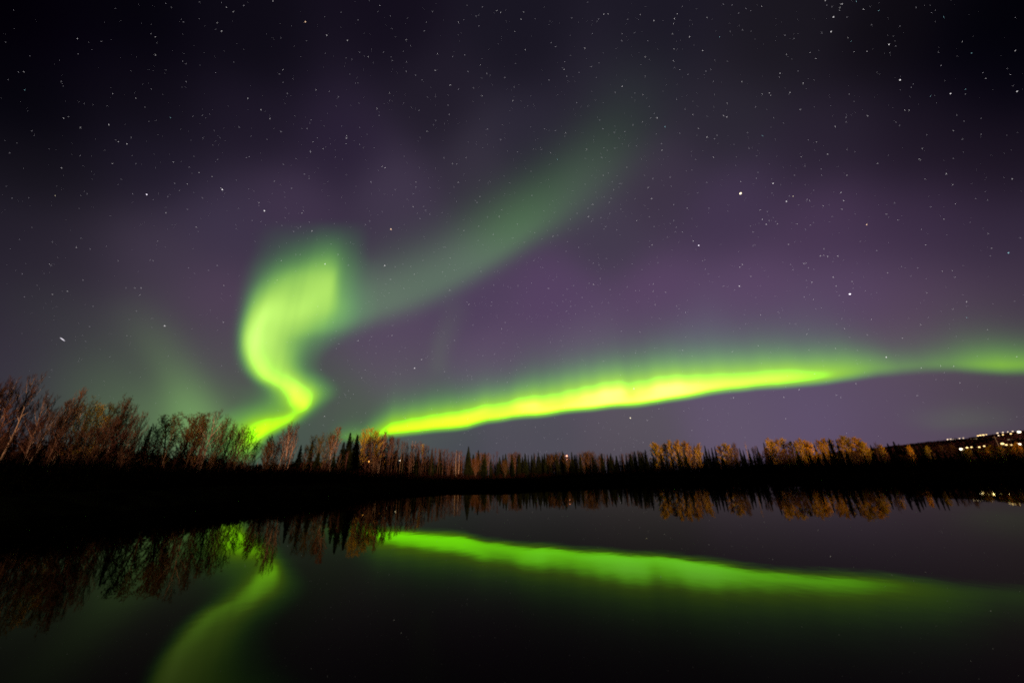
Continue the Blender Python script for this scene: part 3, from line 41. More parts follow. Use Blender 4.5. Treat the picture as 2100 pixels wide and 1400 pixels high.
STARS = [[39.3,35.48,9,"y"],[46.69,19.45,8,"p"],[58.21,38.14,7,"w"],[-52.4,30.65,7,"p"],[-45.89,34.48,7,"w"],[-40.61,33.97,7,"w"],[-22.06,36.49,7,"o"],[32.08,30.92,7,"p"],[17.89,7.94,7,"y"],[-42.44,55.35,6,"o"],[56.03,46.95,6,"w"],[55.19,45.97,6,"w"],[58.89,41.57,6,"w"],[60.69,34.51,6,"w"],[64.01,31.7,6,"w"],[-46.82,17.27,6,"w"],[-31.3,29.59,6,"w"],[-22.34,31.17,6,"w"],[35.89,24.07,6,"w"],[43.39,34.99,6,"w"],[44.11,32.34,6,"w"],[50.45,26.31,6,"o"],[58.45,18.88,6,"b"],[18.99,12.2,6,"w"],[47.55,11.69,6,"w"],[-15.98,16.22,6,"w"],[-52.03,49.53,5,"w"],[-46.54,45.15,5,"w"],[-57.51,35.47,5,"w"],[-55.6,34.6,5,"w"],[-58.96,29.68,5,"w"],[-38.65,55.45,5,"w"],[-35.03,56.14,5,"w"],[-13.13,55.88,5,"w"],[-44.59,44.76,5,"w"],[-31.78,46.22,5,"w"],[-24.45,44.34,5,"w"],[24.27,60.9,5,"w"],[33.89,57.85,5,"w"],[37.49,56.83,5,"w"],[38.98,54.39,5,"w"],[40.28,52.39,5,"w"],[25.31,53.35,5,"w"],[40.63,44.6,5,"w"],[30.37,48.31,5,"w"],[31.33,46.96,5,"b"],[37.18,43.59,5,"w"],[56.12,48.69,5,"w"],[57.29,47.4,5,"w"],[58.63,45.7,5,"w"],[65.29,34.73,5,"w"],[48.67,45.61,5,"w"],[50.51,43.32,5,"w"],[48.82,43.26,5,"w"],[54.56,36.78,5,"w"],[49.84,35.25,5,"w"],[-34.01,33.47,5,"w"],[-24.87,19.59,5,"w"],[31.48,31.74,5,"w"],[26.65,38.99,5,"w"],[15.23,38.82,5,"w"],[14.74,28.81,5,"w"],[40.86,31.41,5,"w"],[41.1,30.65,5,"w"],[36.99,26.71,5,"w"],[36.57,26.49,5,"w"],[44.98,32.59,5,"y"],[49.52,30.73,5,"w"],[49.45,29.77,5,"w"],[57.63,27.94,5,"w"],[60.93,25.02,5,"w"],[45.41,24.75,5,"w"],[46.06,24.41,5,"w"],[46.97,24.08,5,"w"],[43.6,24.5,5,"w"],[43.7,22.03,5,"w"],[45.83,21.87,5,"w"],[54.66,15.53,5,"w"],[31.79,9.5,5,"w"],[39.03,9.52,5,"w"],[37.28,8.82,5,"w"],[49.74,9.95,5,"w"],[51.92,9.64,5,"w"],[55.8,9.56,5,"w"],[-14.98,17.62,5,"w"],[-27.78,8.49,5,"w"],[-62.48,40.86,4,"w"],[-64.07,35.86,4,"w"],[-63.44,34.54,4,"b"],[-57.52,45.19,4,"w"],[-52.59,51.69,4,"w"],[-51.69,51.77,4,"w"],[-52.8,49.92,4,"w"],[-56.8,43.73,4,"w"],[-58.37,38.31,4,"w"],[-56.6,39.09,4,"w"],[-60.48,33.97,4,"w"],[-59.18,33.93,4,"w"],[-56.28,34.41,4,"w"],[-53.23,39.12,4,"b"],[-51.37,35.07,4,"w"],[-55.92,32.15,4,"w"],[-47.68,55.06,4,"w"],[-30.4,60.79,4,"w"],[-23.84,58.96,4,"w"],[-12.07,62.13,4,"w"],[-2.24,63.59,4,"w"],[-1.25,63.43,4,"w"],[-30.78,55.71,4,"w"],[-16.52,58.72,4,"w"],[-6.31,58.46,4,"w"],[-16.7,57.01,4,"w"],[-5.75,55.24,4,"w"],[-43.48,49.81,4,"w"],[-43.18,44.36,4,"w"],[-38.14,49.78,4,"w"],[-25.63,53.06,4,"w"],[-27.52,50.9,4,"w"],[-17.3,50.16,4,"w"],[-31.81,46.48,4,"w"],[-31.66,45.57,4,"w"],[-36.69,44.17,4,"w"],[-34.99,43.88,4,"w"],[-36.7,42.92,4,"w"],[-25.04,44.41,4,"w"],[-11.73,46.81,4,"w"],[4.83,63.36,4,"w"],[4.1,62.76,4,"w"],[2.31,61.7,4,"w"],[25.21,60.75,4,"w"],[31.68,59.08,4,"w"],[38.18,57.06,4,"w"],[37.11,56.46,4,"w"],[36.41,55.65,4,"w"],[42.46,54.92,4,"w"],[43.24,52.54,4,"b"],[49.8,52.32,4,"w"],[35.99,54.26,4,"w"],[30.77,55.09,4,"w"],[35.39,53.16,4,"w"],[35.99,51.98,4,"w"],[44.03,47.16,4,"w"],[45.83,44.75,4,"w"],[18.86,58.63,4,"w"],[4.81,59.89,4,"w"],[13.63,57.22,4,"w"],[28.79,51.49,4,"w"],[1.33,54.74,4,"w"],[41.24,45.97,4,"w"],[36.1,46.77,4,"w"],[40.28,44.92,4,"w"],[12.55,50.26,4,"w"],[29.95,44.47,4,"w"],[36.31,44.99,4,"w"],[37.26,41.02,4,"w"],[44.14,40.64,4,"b"],[16.42,47.67,4,"w"],[10.32,47.19,4,"b"],[23.45,44.03,4,"w"],[58.45,46.7,4,"b"],[57.18,47.46,4,"w"],[56.97,47.27,4,"w"],[59.6,44.71,4,"b"],[63.17,40.62,4,"b"],[63.2,37.89,4,"w"],[63.24,36.6,4,"b"],[56.26,44.46,4,"w"],[56.36,43.99,4,"b"],[56.14,42.99,4,"w"],[57.1,42.28,4,"w"],[52.48,45.56,4,"w"],[52.73,44.71,4,"w"],[50.15,46.86,4,"w"],[46.69,44.44,4,"w"],[46.72,44.15,4,"w"],[49.1,41.07,4,"w"],[61.63,34.15,4,"b"],[59.47,35.26,4,"b"],[63.02,34.04,4,"w"],[64.28,33.22,4,"w"],[57.36,35.38,4,"w"],[57.63,35.15,4,"w"],[51.59,37.52,4,"w"],[59.53,31.36,4,"w"],[57.07,31.21,4,"w"],[56.49,30.41,4,"w"],[56.55,30.25,4,"w"],[49.3,37.06,4,"w"],[47.29,36.39,4,"w"],[53.51,31.89,4,"w"],[-46.1,34.59,4,"w"],[-48.73,35.17,4,"w"],[-47.36,35.41,4,"w"],[-49.39,33.48,4,"w"],[-58.45,27.03,4,"y"],[-50.25,29.57,4,"w"],[-47.14,29.25,4,"w"],[-55.57,22.95,4,"w"],[-56.68,20.65,4,"w"],[-50.32,20.63,4,"w"],[-49.83,20.78,4,"w"],[-49.72,20.01,4,"w"],[-54.81,18.55,4,"w"],[-55.63,17.91,4,"w"],[-42.62,23.54,4,"w"],[-41.6,19.07,4,"w"],[-53.71,13.82,4,"w"],[-41.52,34.65,4,"w"],[-35.88,35.31,4,"w"],[-18.57,43.56,4,"w"],[-10.33,44.47,4,"w"],[-18.62,40.21,4,"w"],[-5.91,42.78,4,"w"],[-2.03,40.07,4,"w"],[-8.84,37.83,4,"w"],[-37.03,28.53,4,"w"],[-29.75,31.28,4,"w"],[-17.33,30.54,4,"w"],[-21.13,29.31,4,"w"],[-11.22,33.67,4,"w"],[-10.98,28.76,4,"w"],[-7.54,26.64,4,"w"],[-36.98,25.88,4,"y"],[-31.15,23.58,4,"w"],[-19.91,20.92,4,"w"],[-1.76,22.85,4,"w"],[18.99,43.87,4,"w"],[20.47,41.63,4,"w"],[26.46,40.54,4,"w"],[39.76,36.82,4,"w"],[16.29,40.36,4,"w"],[23.57,36.66,4,"w"],[31.75,36.23,4,"w"],[25.32,32.81,4,"w"],[8.27,36.78,4,"w"],[0.53,36.92,4,"w"],[16.03,29.5,4,"w"],[14.01,29.05,4,"w"],[6.81,28.95,4,"w"],[24.38,27.24,4,"w"],[24.13,26.14,4,"w"],[25.95,25.67,4,"w"],[24.09,24.2,4,"w"],[28.17,22.21,4,"w"],[40.97,32.6,4,"w"],[33.97,24.64,4,"w"],[37.56,24.88,4,"w"],[37.37,19.68,4,"w"],[21.12,20.55,4,"w"],[50.67,32.19,4,"w"],[48.98,28.95,4,"w"],[47.46,30.15,4,"w"],[46.41,31.35,4,"w"],[52.31,26.57,4,"w"],[52.92,25.56,4,"w"],[56.17,28.34,4,"w"],[57.63,26.73,4,"w"],[57.16,24.91,4,"w"],[55.95,23.92,4,"w"],[57.99,21.15,4,"w"],[57.72,19.77,4,"w"],[53.95,22.12,4,"w"],[42.34,30.19,4,"w"],[41.56,30.95,4,"w"],[44.34,29.32,4,"w"],[42.73,27.33,4,"w"],[45.98,25.41,4,"w"],[45.73,24.69,4,"w"],[43.82,24.47,4,"w"],[45.79,20.78,4,"w"],[47.28,20.78,4,"w"],[43.28,19.96,4,"w"],[50.38,20.54,4,"w"],[54.16,19.07,4,"w"],[54.78,18.85,4,"w"],[54.74,18.14,4,"w"],[52.44,17.38,4,"w"],[53.6,15.13,4,"w"],[54.18,14.02,4,"b"],[51.04,14.34,4,"w"],[55.01,12.48,4,"w"],[47.61,16.08,4,"w"],[45.1,15.74,4,"w"],[41.5,16.03,4,"w"],[46.8,14.5,4,"w"],[49.34,13.38,4,"w"],[26.76,16.92,4,"w"],[36.12,15.8,4,"w"],[33.0,15.61,4,"w"],[20.2,7.45,4,"w"],[22.09,8.95,4,"w"],[41.22,14.12,4,"w"],[43.71,13.68,4,"w"],[41.0,11.14,4,"w"],[44.33,9.34,4,"w"],[42.31,8.33,4,"w"],[36.85,6.21,4,"w"],[48.63,7.23,4,"w"],[51.1,9.88,4,"w"],[51.82,7.98,4,"w"],[55.19,9.75,4,"w"],[-22.01,18.04,4,"w"],[-18.12,15.18,4,"w"],[-27.38,13.51,4,"w"],[-7.39,15.35,4,"w"],[-6.69,14.79,4,"w"],[0.99,19.87,4,"w"],[-0.32,17.71,4,"w"],[-3.14,12.36,4,"w"],[-17.1,11.49,4,"w"],[-22.42,9.21,4,"w"],[-49.85,10.29,4,"w"],[-53.07,8.27,4,"w"],[-66.62,39.77,3,"b"],[-60.97,41.87,3,"w"],[-61.88,39.76,3,"w"],[-61.85,36.83,3,"w"],[-58.08,48.32,3,"w"],[-55.9,47.98,3,"w"],[-57.95,45.19,3,"w"],[-50.87,52.89,3,"w"],[-54.38,44.74,3,"w"],[-53.97,44.74,3,"w"],[-50.93,45.64,3,"w"],[-53.26,43.19,3,"w"],[-55.8,40.65,3,"w"],[-61.75,31.62,3,"w"],[-56.5,34.44,3,"w"],[-55.51,35.38,3,"w"],[-46.4,41.82,3,"w"],[-44.19,39.31,3,"w"],[-49.83,35.28,3,"w"],[-47.42,37.44,3,"w"],[-62.15,28.99,3,"w"],[-58.28,31.51,3,"w"],[-54.26,33.17,3,"w"],[-37.28,58.2,3,"w"],[-33.96,58.49,3,"w"],[-27.11,59.36,3,"b"],[-18.57,62.42,3,"b"],[-19.77,61.29,3,"w"],[-20.06,60.43,3,"w"],[-7.68,62.97,3,"w"],[-6.87,62.11,3,"w"],[-6.05,63.83,3,"w"],[-32.52,55.68,3,"w"],[-28.01,56.87,3,"w"],[-26.04,56.45,3,"b"],[-23.1,56.9,3,"w"],[-22.92,55.95,3,"w"],[-20.86,55.89,3,"w"],[-12.95,58.83,3,"w"],[-10.16,59.21,3,"w"],[-9.22,57.62,3,"w"],[-11.21,55.6,3,"w"],[-43.75,49.24,3,"w"],[-42.96,48.67,3,"w"],[-41.96,47.86,3,"w"],[-41.34,43.61,3,"w"],[-36.08,50.34,3,"w"],[-34.45,50.26,3,"w"],[-25.39,52.27,3,"w"],[-26.89,50.24,3,"w"],[-19.35,52.31,3,"w"],[-13.34,53.66,3,"w"],[-12.98,52.65,3,"w"],[-37.74,46.45,3,"w"],[-38.01,45.32,3,"w"],[-38.45,41.46,3,"w"],[-39.88,40.21,3,"w"],[-29.4,46.1,3,"w"],[-4.51,51.48,3,"w"],[-1.57,50.24,3,"w"],[-13.47,47.34,3,"w"],[-10.8,46.81,3,"w"],[-8.91,47.78,3,"w"],[-0.46,57.24,3,"w"],[-4.76,57.61,3,"w"],[22.96,60.69,3,"w"],[29.0,59.36,3,"b"],[44.87,52.33,3,"w"],[46.49,51.65,3,"b"],[46.83,53.26,3,"w"],[46.43,54.35,3,"w"],[45.33,54.97,3,"w"],[48.35,52.71,3,"w"],[27.33,58.37,3,"w"],[26.95,57.76,3,"w"],[21.08,59.7,3,"w"],[31.92,56.43,3,"w"],[37.04,51.08,3,"b"],[39.8,50.32,3,"w"],[40.56,50.2,3,"w"],[40.42,48.9,3,"w"],[12.21,59.64,3,"w"],[11.25,60.13,3,"w"],[13.93,57.97,3,"w"],[14.09,56.45,3,"w"],[19.74,56.62,3,"w"],[29.95,53.24,3,"w"],[23.73,53.04,3,"w"],[9.92,56.52,3,"w"],[1.74,56.21,3,"w"],[34.2,49.26,3,"w"],[29.26,48.63,3,"w"],[30.03,48.94,3,"w"],[25.93,48.72,3,"w"],[27.7,48.64,3,"w"],[19.83,50.64,3,"w"],[20.2,49.53,3,"w"],[22.28,48.69,3,"w"],[24.25,48.33,3,"w"],[10.43,50.78,3,"w"],[8.07,51.18,3,"w"],[29.65,46.58,3,"w"],[30.11,45.23,3,"w"],[38.1,42.99,3,"w"],[38.6,43.24,3,"w"],[34.72,41.67,3,"w"],[42.53,41.81,3,"w"],[42.08,40.08,3,"w"],[44.56,43.93,3,"w"],[9.02,48.18,3,"w"],[21.91,46.81,3,"w"],[19.11,46.17,3,"w"],[56.02,48.25,3,"w"],[56.39,47.83,3,"w"],[56.81,47.07,3,"b"],[57.08,46.12,3,"w"],[54.35,46.43,3,"w"],[58.53,44.06,3,"w"],[60.31,42.35,3,"b"],[62.03,42.8,3,"w"],[62.68,41.59,3,"w"],[62.97,41.54,3,"w"],[66.42,37.02,3,"b"],[61.56,38.32,3,"w"],[59.25,41.07,3,"w"],[51.58,47.72,3,"w"],[50.87,48.55,3,"w"],[48.42,45.29,3,"w"],[50.54,44.73,3,"w"],[58.86,37.12,3,"w"],[58.64,36.96,3,"w"],[61.19,37.17,3,"w"],[61.47,33.78,3,"b"],[54.03,39.7,3,"b"],[63.08,34.6,3,"w"],[64.34,33.82,3,"w"],[64.03,32.3,3,"w"],[52.84,37.8,3,"w"],[52.65,37.35,3,"w"],[56.33,34.76,3,"w"],[56.42,34.31,3,"w"],[60.27,32.49,3,"w"],[60.45,31.66,3,"w"],[61.41,31.16,3,"w"],[59.73,30.25,3,"w"],[60.89,29.85,3,"w"],[58.57,29.0,3,"w"],[51.65,34.72,3,"w"],[48.68,34.1,3,"w"],[47.29,35.21,3,"w"],[-50.53,32.96,3,"w"],[-49.87,32.44,3,"w"],[-50.64,31.33,3,"w"],[-47.55,32.66,3,"w"],[-56.58,28.36,3,"w"],[-60.67,25.37,3,"w"],[-48.54,30.82,3,"w"],[-41.7,32.31,3,"w"],[-50.01,26.3,3,"w"],[-54.64,23.25,3,"w"],[-57.17,22.75,3,"w"],[-55.57,23.98,3,"w"],[-56.55,20.57,3,"w"],[-52.38,22.93,3,"w"],[-50.0,24.03,3,"w"],[-49.75,24.05,3,"w"],[-57.91,19.07,3,"w"],[-54.17,20.02,3,"w"],[-50.98,20.4,3,"w"],[-57.13,17.04,3,"w"],[-52.72,17.69,3,"w"],[-49.5,18.23,3,"w"],[-46.53,24.42,3,"w"],[-44.62,24.81,3,"w"],[-43.89,25.68,3,"w"],[-52.37,15.6,3,"w"],[-49.5,15.41,3,"w"],[-40.4,37.87,3,"b"],[-38.03,37.85,3,"w"],[-36.79,40.11,3,"w"],[-36.02,39.83,3,"w"],[-35.76,35.66,3,"w"],[-34.63,34.47,3,"w"],[-35.63,33.57,3,"w"],[-36.39,32.66,3,"w"],[-26.51,42.02,3,"w"],[-18.46,42.92,3,"w"],[-22.14,41.94,3,"w"],[-18.92,41.92,3,"w"],[-16.26,40.02,3,"w"],[-15.44,39.56,3,"w"],[-17.16,38.72,3,"w"],[-6.8,42.17,3,"w"],[-6.45,41.95,3,"w"],[-1.53,41.02,3,"w"],[-4.31,39.97,3,"w"],[-6.03,38.6,3,"w"],[-26.37,36.28,3,"w"],[-25.75,36.9,3,"w"],[-6.08,36.51,3,"w"],[-3.19,37.48,3,"w"],[-31.0,32.47,3,"w"],[-35.45,29.85,3,"w"],[-34.89,29.97,3,"w"],[-27.96,30.17,3,"w"],[-20.63,31.22,3,"w"],[-18.03,31.65,3,"w"],[-18.8,28.26,3,"w"],[-10.36,31.83,3,"w"],[-5.46,31.88,3,"w"],[-12.44,31.4,3,"w"],[-5.05,29.24,3,"w"],[-3.13,29.76,3,"w"],[-7.89,26.99,3,"w"],[-3.46,27.05,3,"w"],[-22.99,20.44,3,"w"],[-1.13,23.84,3,"w"],[-9.8,20.87,3,"w"],[20.4,42.71,3,"w"],[21.95,42.19,3,"w"],[27.51,41.48,3,"w"],[30.27,40.86,3,"w"],[30.14,39.69,3,"w"],[41.73,36.41,3,"w"],[19.81,40.62,3,"w"],[19.35,40.15,3,"w"],[15.3,39.98,3,"w"],[15.74,38.08,3,"w"],[13.2,39.57,3,"w"],[11.85,38.88,3,"w"],[21.18,38.82,3,"w"],[19.11,38.6,3,"w"],[17.51,38.31,3,"w"],[18.1,36.92,3,"w"],[25.71,36.67,3,"w"],[26.17,35.23,3,"w"],[29.34,35.24,3,"w"],[28.78,34.95,3,"w"],[29.51,34.23,3,"w"],[30.25,33.37,3,"w"],[34.71,35.2,3,"w"],[29.86,37.27,3,"w"],[27.91,33.27,3,"w"],[12.86,34.61,3,"w"],[10.47,34.34,3,"w"],[2.75,36.22,3,"w"],[4.82,37.51,3,"w"],[1.48,38.95,3,"w"],[4.63,42.87,3,"w"],[4.38,33.4,3,"w"],[21.65,30.79,3,"w"],[25.71,30.11,3,"w"],[16.09,31.59,3,"w"],[15.13,31.97,3,"w"],[11.3,29.02,3,"w"],[3.78,29.98,3,"w"],[1.32,29.63,3,"w"],[17.4,27.6,3,"w"],[21.49,26.78,3,"w"],[27.16,23.37,3,"w"],[27.4,22.91,3,"w"],[12.6,27.02,3,"w"],[14.09,25.46,3,"w"],[10.47,25.84,3,"w"],[39.25,31.15,3,"w"],[39.35,30.33,3,"w"],[38.88,28.67,3,"w"],[32.45,28.79,3,"w"],[32.08,28.72,3,"w"],[32.19,27.54,3,"w"],[32.41,26.75,3,"w"],[35.41,18.94,3,"w"],[18.3,21.04,3,"w"],[44.6,32.82,3,"w"],[42.89,33.97,3,"w"],[45.91,34.79,3,"w"],[48.49,33.45,3,"w"],[46.22,31.57,3,"w"],[53.27,27.35,3,"w"],[58.46,24.65,3,"w"],[59.04,24.11,3,"w"],[57.36,22.74,3,"w"],[59.49,19.83,3,"b"],[57.41,19.1,3,"w"],[54.21,23.75,3,"w"],[49.35,24.8,3,"w"],[50.32,23.23,3,"w"],[42.22,30.54,3,"w"],[45.6,28.6,3,"w"],[44.98,28.34,3,"w"],[43.88,23.82,3,"w"],[44.36,23.49,3,"w"],[42.29,24.15,3,"w"],[43.24,22.43,3,"w"],[47.15,20.0,3,"w"],[48.07,19.36,3,"w"],[45.75,19.62,3,"w"],[42.49,20.53,3,"w"],[43.73,18.73,3,"w"],[43.19,18.8,3,"w"],[39.37,19.54,3,"w"],[42.48,20.54,3,"w"],[51.59,20.74,3,"w"],[52.66,20.12,3,"w"],[51.93,19.5,3,"w"],[54.54,15.11,3,"w"],[51.77,14.89,3,"w"],[45.19,16.9,3,"w"],[41.84,16.55,3,"w"],[57.31,14.5,3,"w"],[6.53,20.39,3,"w"],[19.98,17.49,3,"w"],[14.93,16.76,3,"w"],[17.29,14.42,3,"w"],[4.71,5.6,3,"w"],[27.88,15.91,3,"w"],[32.57,12.81,3,"w"],[45.48,13.0,3,"w"],[42.61,7.99,3,"w"],[50.38,8.58,3,"w"],[42.08,4.0,3,"w"],[51.13,9.15,3,"w"],[45.39,10.42,3,"w"],[-27.47,18.8,3,"w"],[-23.24,15.41,3,"w"],[-23.6,14.23,3,"w"],[-29.22,14.87,3,"w"],[-11.21,15.89,3,"w"],[-3.03,18.76,3,"w"],[-0.94,14.29,3,"w"],[-6.22,11.64,3,"w"],[-12.91,10.09,3,"w"],[-16.73,8.64,3,"w"],[-65.89,37.19,2,"w"],[-60.02,46.64,2,"w"],[-61.39,45.08,2,"w"],[-57.46,48.36,2,"w"],[-52.73,49.31,2,"w"],[-54.68,49.17,2,"w"],[-49.52,47.64,2,"w"],[-57.95,41.12,2,"w"],[-59.78,36.14,2,"w"],[-58.26,36.99,2,"w"],[-54.78,37.7,2,"w"],[-54.28,38.12,2,"w"],[-51.34,40.44,2,"w"],[-50.51,41.01,2,"w"],[-48.27,39.21,2,"w"],[-33.56,54.63,2,"w"],[-38.07,53.77,2,"w"],[-22.66,52.53,2,"w"],[-29.92,48.03,2,"w"],[51.63,42.95,2,"w"],[57.06,39.75,2,"w"],[54.57,32.17,2,"w"],[60.7,27.75,2,"w"],[-59.81,25.94,2,"w"],[-61.31,26.16,2,"w"],[-50.45,30.14,2,"w"],[-58.76,23.45,2,"w"],[-59.06,22.06,2,"w"],[-44.38,17.59,2,"w"],[-49.78,17.19,2,"w"],[-52.58,14.59,2,"w"],[-33.25,40.28,2,"w"],[-30.75,38.89,2,"w"],[-28.81,40.86,2,"w"],[-15.85,43.17,2,"w"],[-11.14,43.82,2,"w"],[-3.87,42.18,2,"w"],[-10.5,41.87,2,"w"],[-28.24,33.37,2,"w"],[-20.42,33.95,2,"w"],[-37.73,30.23,2,"w"],[-26.29,31.02,2,"w"],[-19.38,31.8,2,"w"],[-21.13,27.27,2,"w"],[-11.34,24.52,2,"w"],[6.65,44.44,2,"w"],[25.73,30.91,2,"w"],[-52.12,12.0,2,"w"]]
LIGHTS = {"ridge":[[1062.6,911.5,67.5],[1065.7,907.9,67.7],[1068.8,904.3,67.7],[1071.7,900.8,67.3],[1074.8,897.1,68.1],[1078.8,892.3,68.4],[1093.5,874.2,71.7],[1095.9,871.2,72.5],[1098.7,867.7,72.6],[1101.5,864.2,73.3],[1111.7,850.9,74.9],[1116.5,844.6,75.8],[1120.7,839.1,76.1],[1124.8,833.6,76.5]],"hillside":[[913.1,699.2,57.5],[916.3,694.9,58.3],[921.8,687.5,59.2],[927.8,679.5,61.3]],"town":[[428.5,360.5,19.4],[429.3,359.5,18.7],[431.0,357.5,20.5],[432.8,355.4,20.7],[435.7,351.8,20.4],[437.7,349.4,21.1],[444.3,340.8,22.4],[445.4,339.4,21.2],[447.0,337.3,21.0],[449.6,333.8,21.3]],"red":[[45.6,326.8,18.9],[45.8,326.8,16.2]],"bank":[[-54.0,139.9,8.9],[-54.5,166.3,8.5],[-52.9,174.1,10.6]],"pole":[[221.6,171.2,15.2],[221.5,171.3,11.1]],"hill":[[39.9,1.9],[44.2,2.23],[46.1,2.4],[47.9,2.54],[49.3,2.62],[50.5,2.65],[51.8,2.81],[52.7,2.93],[53.6,3.01],[54.1,3.09]]}

# ---------------------------------------------------------------- materials
def mat(name, build, sampling=None):
    m = bpy.data.materials.new(name); m.use_nodes = True; nt = m.node_tree; nt.nodes.clear()
    out = nt.nodes.new('ShaderNodeOutputMaterial'); nt.links.new(build(nt), out.inputs['Surface'])
    if sampling: m.cycles.emission_sampling = sampling
    return m
def N(nt, t, **k):
    n = nt.nodes.new(t)
    for a, b in k.items():
        if a.startswith('i_'): n.inputs[a[2:].replace('_', ' ')].default_value = b
        else: setattr(n, a, b)
    return n
def mottled(c1, c2, scale, rough=.85, obj_var=.0, trans=0., stretch=(1, 1, 1), lo=.4, hi=.6):
    def b(nt):
        tc = N(nt, 'ShaderNodeTexCoord'); mp = N(nt, 'ShaderNodeMapping'); mp.inputs['Scale'].default_value = stretch
        nt.links.new(tc.outputs['Object'], mp.inputs['Vector'])
        no = N(nt, 'ShaderNodeTexNoise', i_Scale=scale, i_Detail=4.0); nt.links.new(mp.outputs[0], no.inputs['Vector'])
        cr = N(nt, 'ShaderNodeValToRGB'); cr.color_ramp.elements[0].position = lo; cr.color_ramp.elements[1].position = hi
        cr.color_ramp.elements[0].color = (*c1, 1); cr.color_ramp.elements[1].color = (*c2, 1)
        nt.links.new(no.outputs['Fac'], cr.inputs[0]); c = cr.outputs[0]
        if obj_var:
            oi = N(nt, 'ShaderNodeObjectInfo'); mr = N(nt, 'ShaderNodeMapRange'); mr.inputs['To Min'].default_value = 1-obj_var; mr.inputs['To Max'].default_value = 1+obj_var
            hs = N(nt, 'ShaderNodeHueSaturation'); nt.links.new(oi.outputs['Random'], mr.inputs[0]); nt.links.new(mr.outputs[0], hs.inputs['Value']); nt.links.new(c, hs.inputs['Color'])
            m2 = N(nt, 'ShaderNodeMapRange'); m2.inputs['To Min'].default_value = .5-obj_var*.06; m2.inputs['To Max'].default_value = .5+obj_var*.05
            mu = N(nt, 'ShaderNodeMath', operation='FRACT'); mm = N(nt, 'ShaderNodeMath', operation='MULTIPLY'); mm.inputs[1].default_value = 7.3
            nt.links.new(oi.outputs['Random'], mm.inputs[0]); nt.links.new(mm.outputs[0], mu.inputs[0]); nt.links.new(mu.outputs[0], m2.inputs[0]); nt.links.new(m2.outputs[0], hs.inputs['Hue']); c = hs.outputs[0]
        d = N(nt, 'ShaderNodeBsdfDiffuse', i_Roughness=rough); nt.links.new(c, d.inputs['Color'])
        if not trans: return d.outputs[0]
        t = N(nt, 'ShaderNodeBsdfTranslucent'); nt.links.new(c, t.inputs['Color'])
        mx = N(nt, 'ShaderNodeMixShader'); mx.inputs[0].default_value = trans
        nt.links.new(d.outputs[0], mx.inputs[1]); nt.links.new(t.outputs[0], mx.inputs[2]); return mx.outputs[0]
    return b
def glow(c, s):
    def b(nt):
        e = N(nt, 'ShaderNodeEmission'); e.inputs[0].default_value = (*c, 1); e.inputs[1].default_value = s; return e.outputs[0]
    return b
M = dict(
    pale_bark=mat('pale_birch_bark', mottled((.20, .14, .10), (.64, .50, .41), 3.0, obj_var=.2, stretch=(1, 1, 2.2), lo=.30, hi=.42)),
    grey_bark=mat('grey_bark', mottled((.10, .065, .05), (.34, .24, .17), 3.0, obj_var=.3, stretch=(1, 1, .6))),
    red_bark=mat('reddish_bark', mottled((.05, .024, .018), (.27, .165, .125), 3.0, obj_var=.6, stretch=(1, 1, 1.5), lo=.35, hi=.6)),
    dark_bark=mat('dark_bark', mottled((.03, .02, .015), (.06, .04, .03), 4.0)),
    twig=mat('bare_twigs', mottled((.085, .042, .030), (.21, .115, .08), .6, obj_var=.35)),
    orange_twig=mat('orange_twigs', mottled((.28, .13, .05), (.42, .21, .09), .6, obj_var=.15)),
    gold=mat('golden_leaves', mottled((.60, .40, .02), (.90, .66, .05), .45, obj_var=.30, trans=.2)),
    brown=mat('rusty_leaves', mottled((.13, .065, .016), (.25, .135, .035), .5, obj_var=.3, trans=.2)),
    olive=mat('olive_leaves', mottled((.13, .12, .013), (.25, .22, .025), .5, obj_var=.25, trans=.35)),
    spruce=mat('spruce_needles', mottled((.008, .013, .004), (.03, .04, .011), .8, obj_var=.4)),
    brush=mat('undergrowth_twigs', mottled((.03, .010, .006), (.13, .05, .028), .25)),
    wood=mat('woodland_mass', mottled((.012, .008, .005), (.05, .03, .015), .08)),
    pole=mat('weathered_pole', mottled((.30, .25, .2), (.42, .36, .3), 1.0)),
    metal=mat('lamp_housing', mottled((.1, .1, .1), (.14, .14, .14), 2.0)),
    wall=mat('building_wall', mottled((.2, .18, .16), (.28, .25, .22), .3)),
    ground=mat('river_bank_soil', mottled((.022, .014, .009), (.06, .038, .024), .35)),
    hill=mat('wooded_hillside', mottled((.05, .018, .025), (.16, .065, .075), .02)),
    lamp_white=mat('white_lamp', glow((1, .84, .58), 5), 'NONE'),
    lamp_warm=mat('sodium_lamp', glow((1, .66, .26), 2.6), 'NONE'),
    lamp_dim=mat('dim_lamp', glow((1, .74, .5), 2.2), 'NONE'),
    lamp_orange=mat('orange_lamp', glow((1, .42, .08), 5), 'NONE'),
    lamp_red=mat('red_lamp', glow((1, .35, .22), 5), 'NONE'),
    lit_window=mat('lit_windows', glow((1, .7, .35), .35), 'NONE'),
    star_w=mat('white_star', glow((1, .95, .98), 2.0), 'NONE'), star_f=mat('faint_star', glow((.85, .8, .9), 1.25), 'NONE'), star_b=mat('blue_star', glow((.45, .9, 1), 1.8), 'NONE'),
    star_o=mat('orange_star', glow((1, .66, .42), 2.6), 'NONE'), star_y=mat('yellow_star', glow((1, .88, .6), 2.6), 'NONE'),
    star_p=mat('lilac_star', glow((.93, .85, 1), 2.6), 'NONE'),
)
def sky_nodes(nt):
    a = N(nt, 'ShaderNodeVertexColor', layer_name='radiance'); e = N(nt, 'ShaderNodeEmission')
    nt.links.new(a.outputs[0], e.inputs[0]); return e.outputs[0]
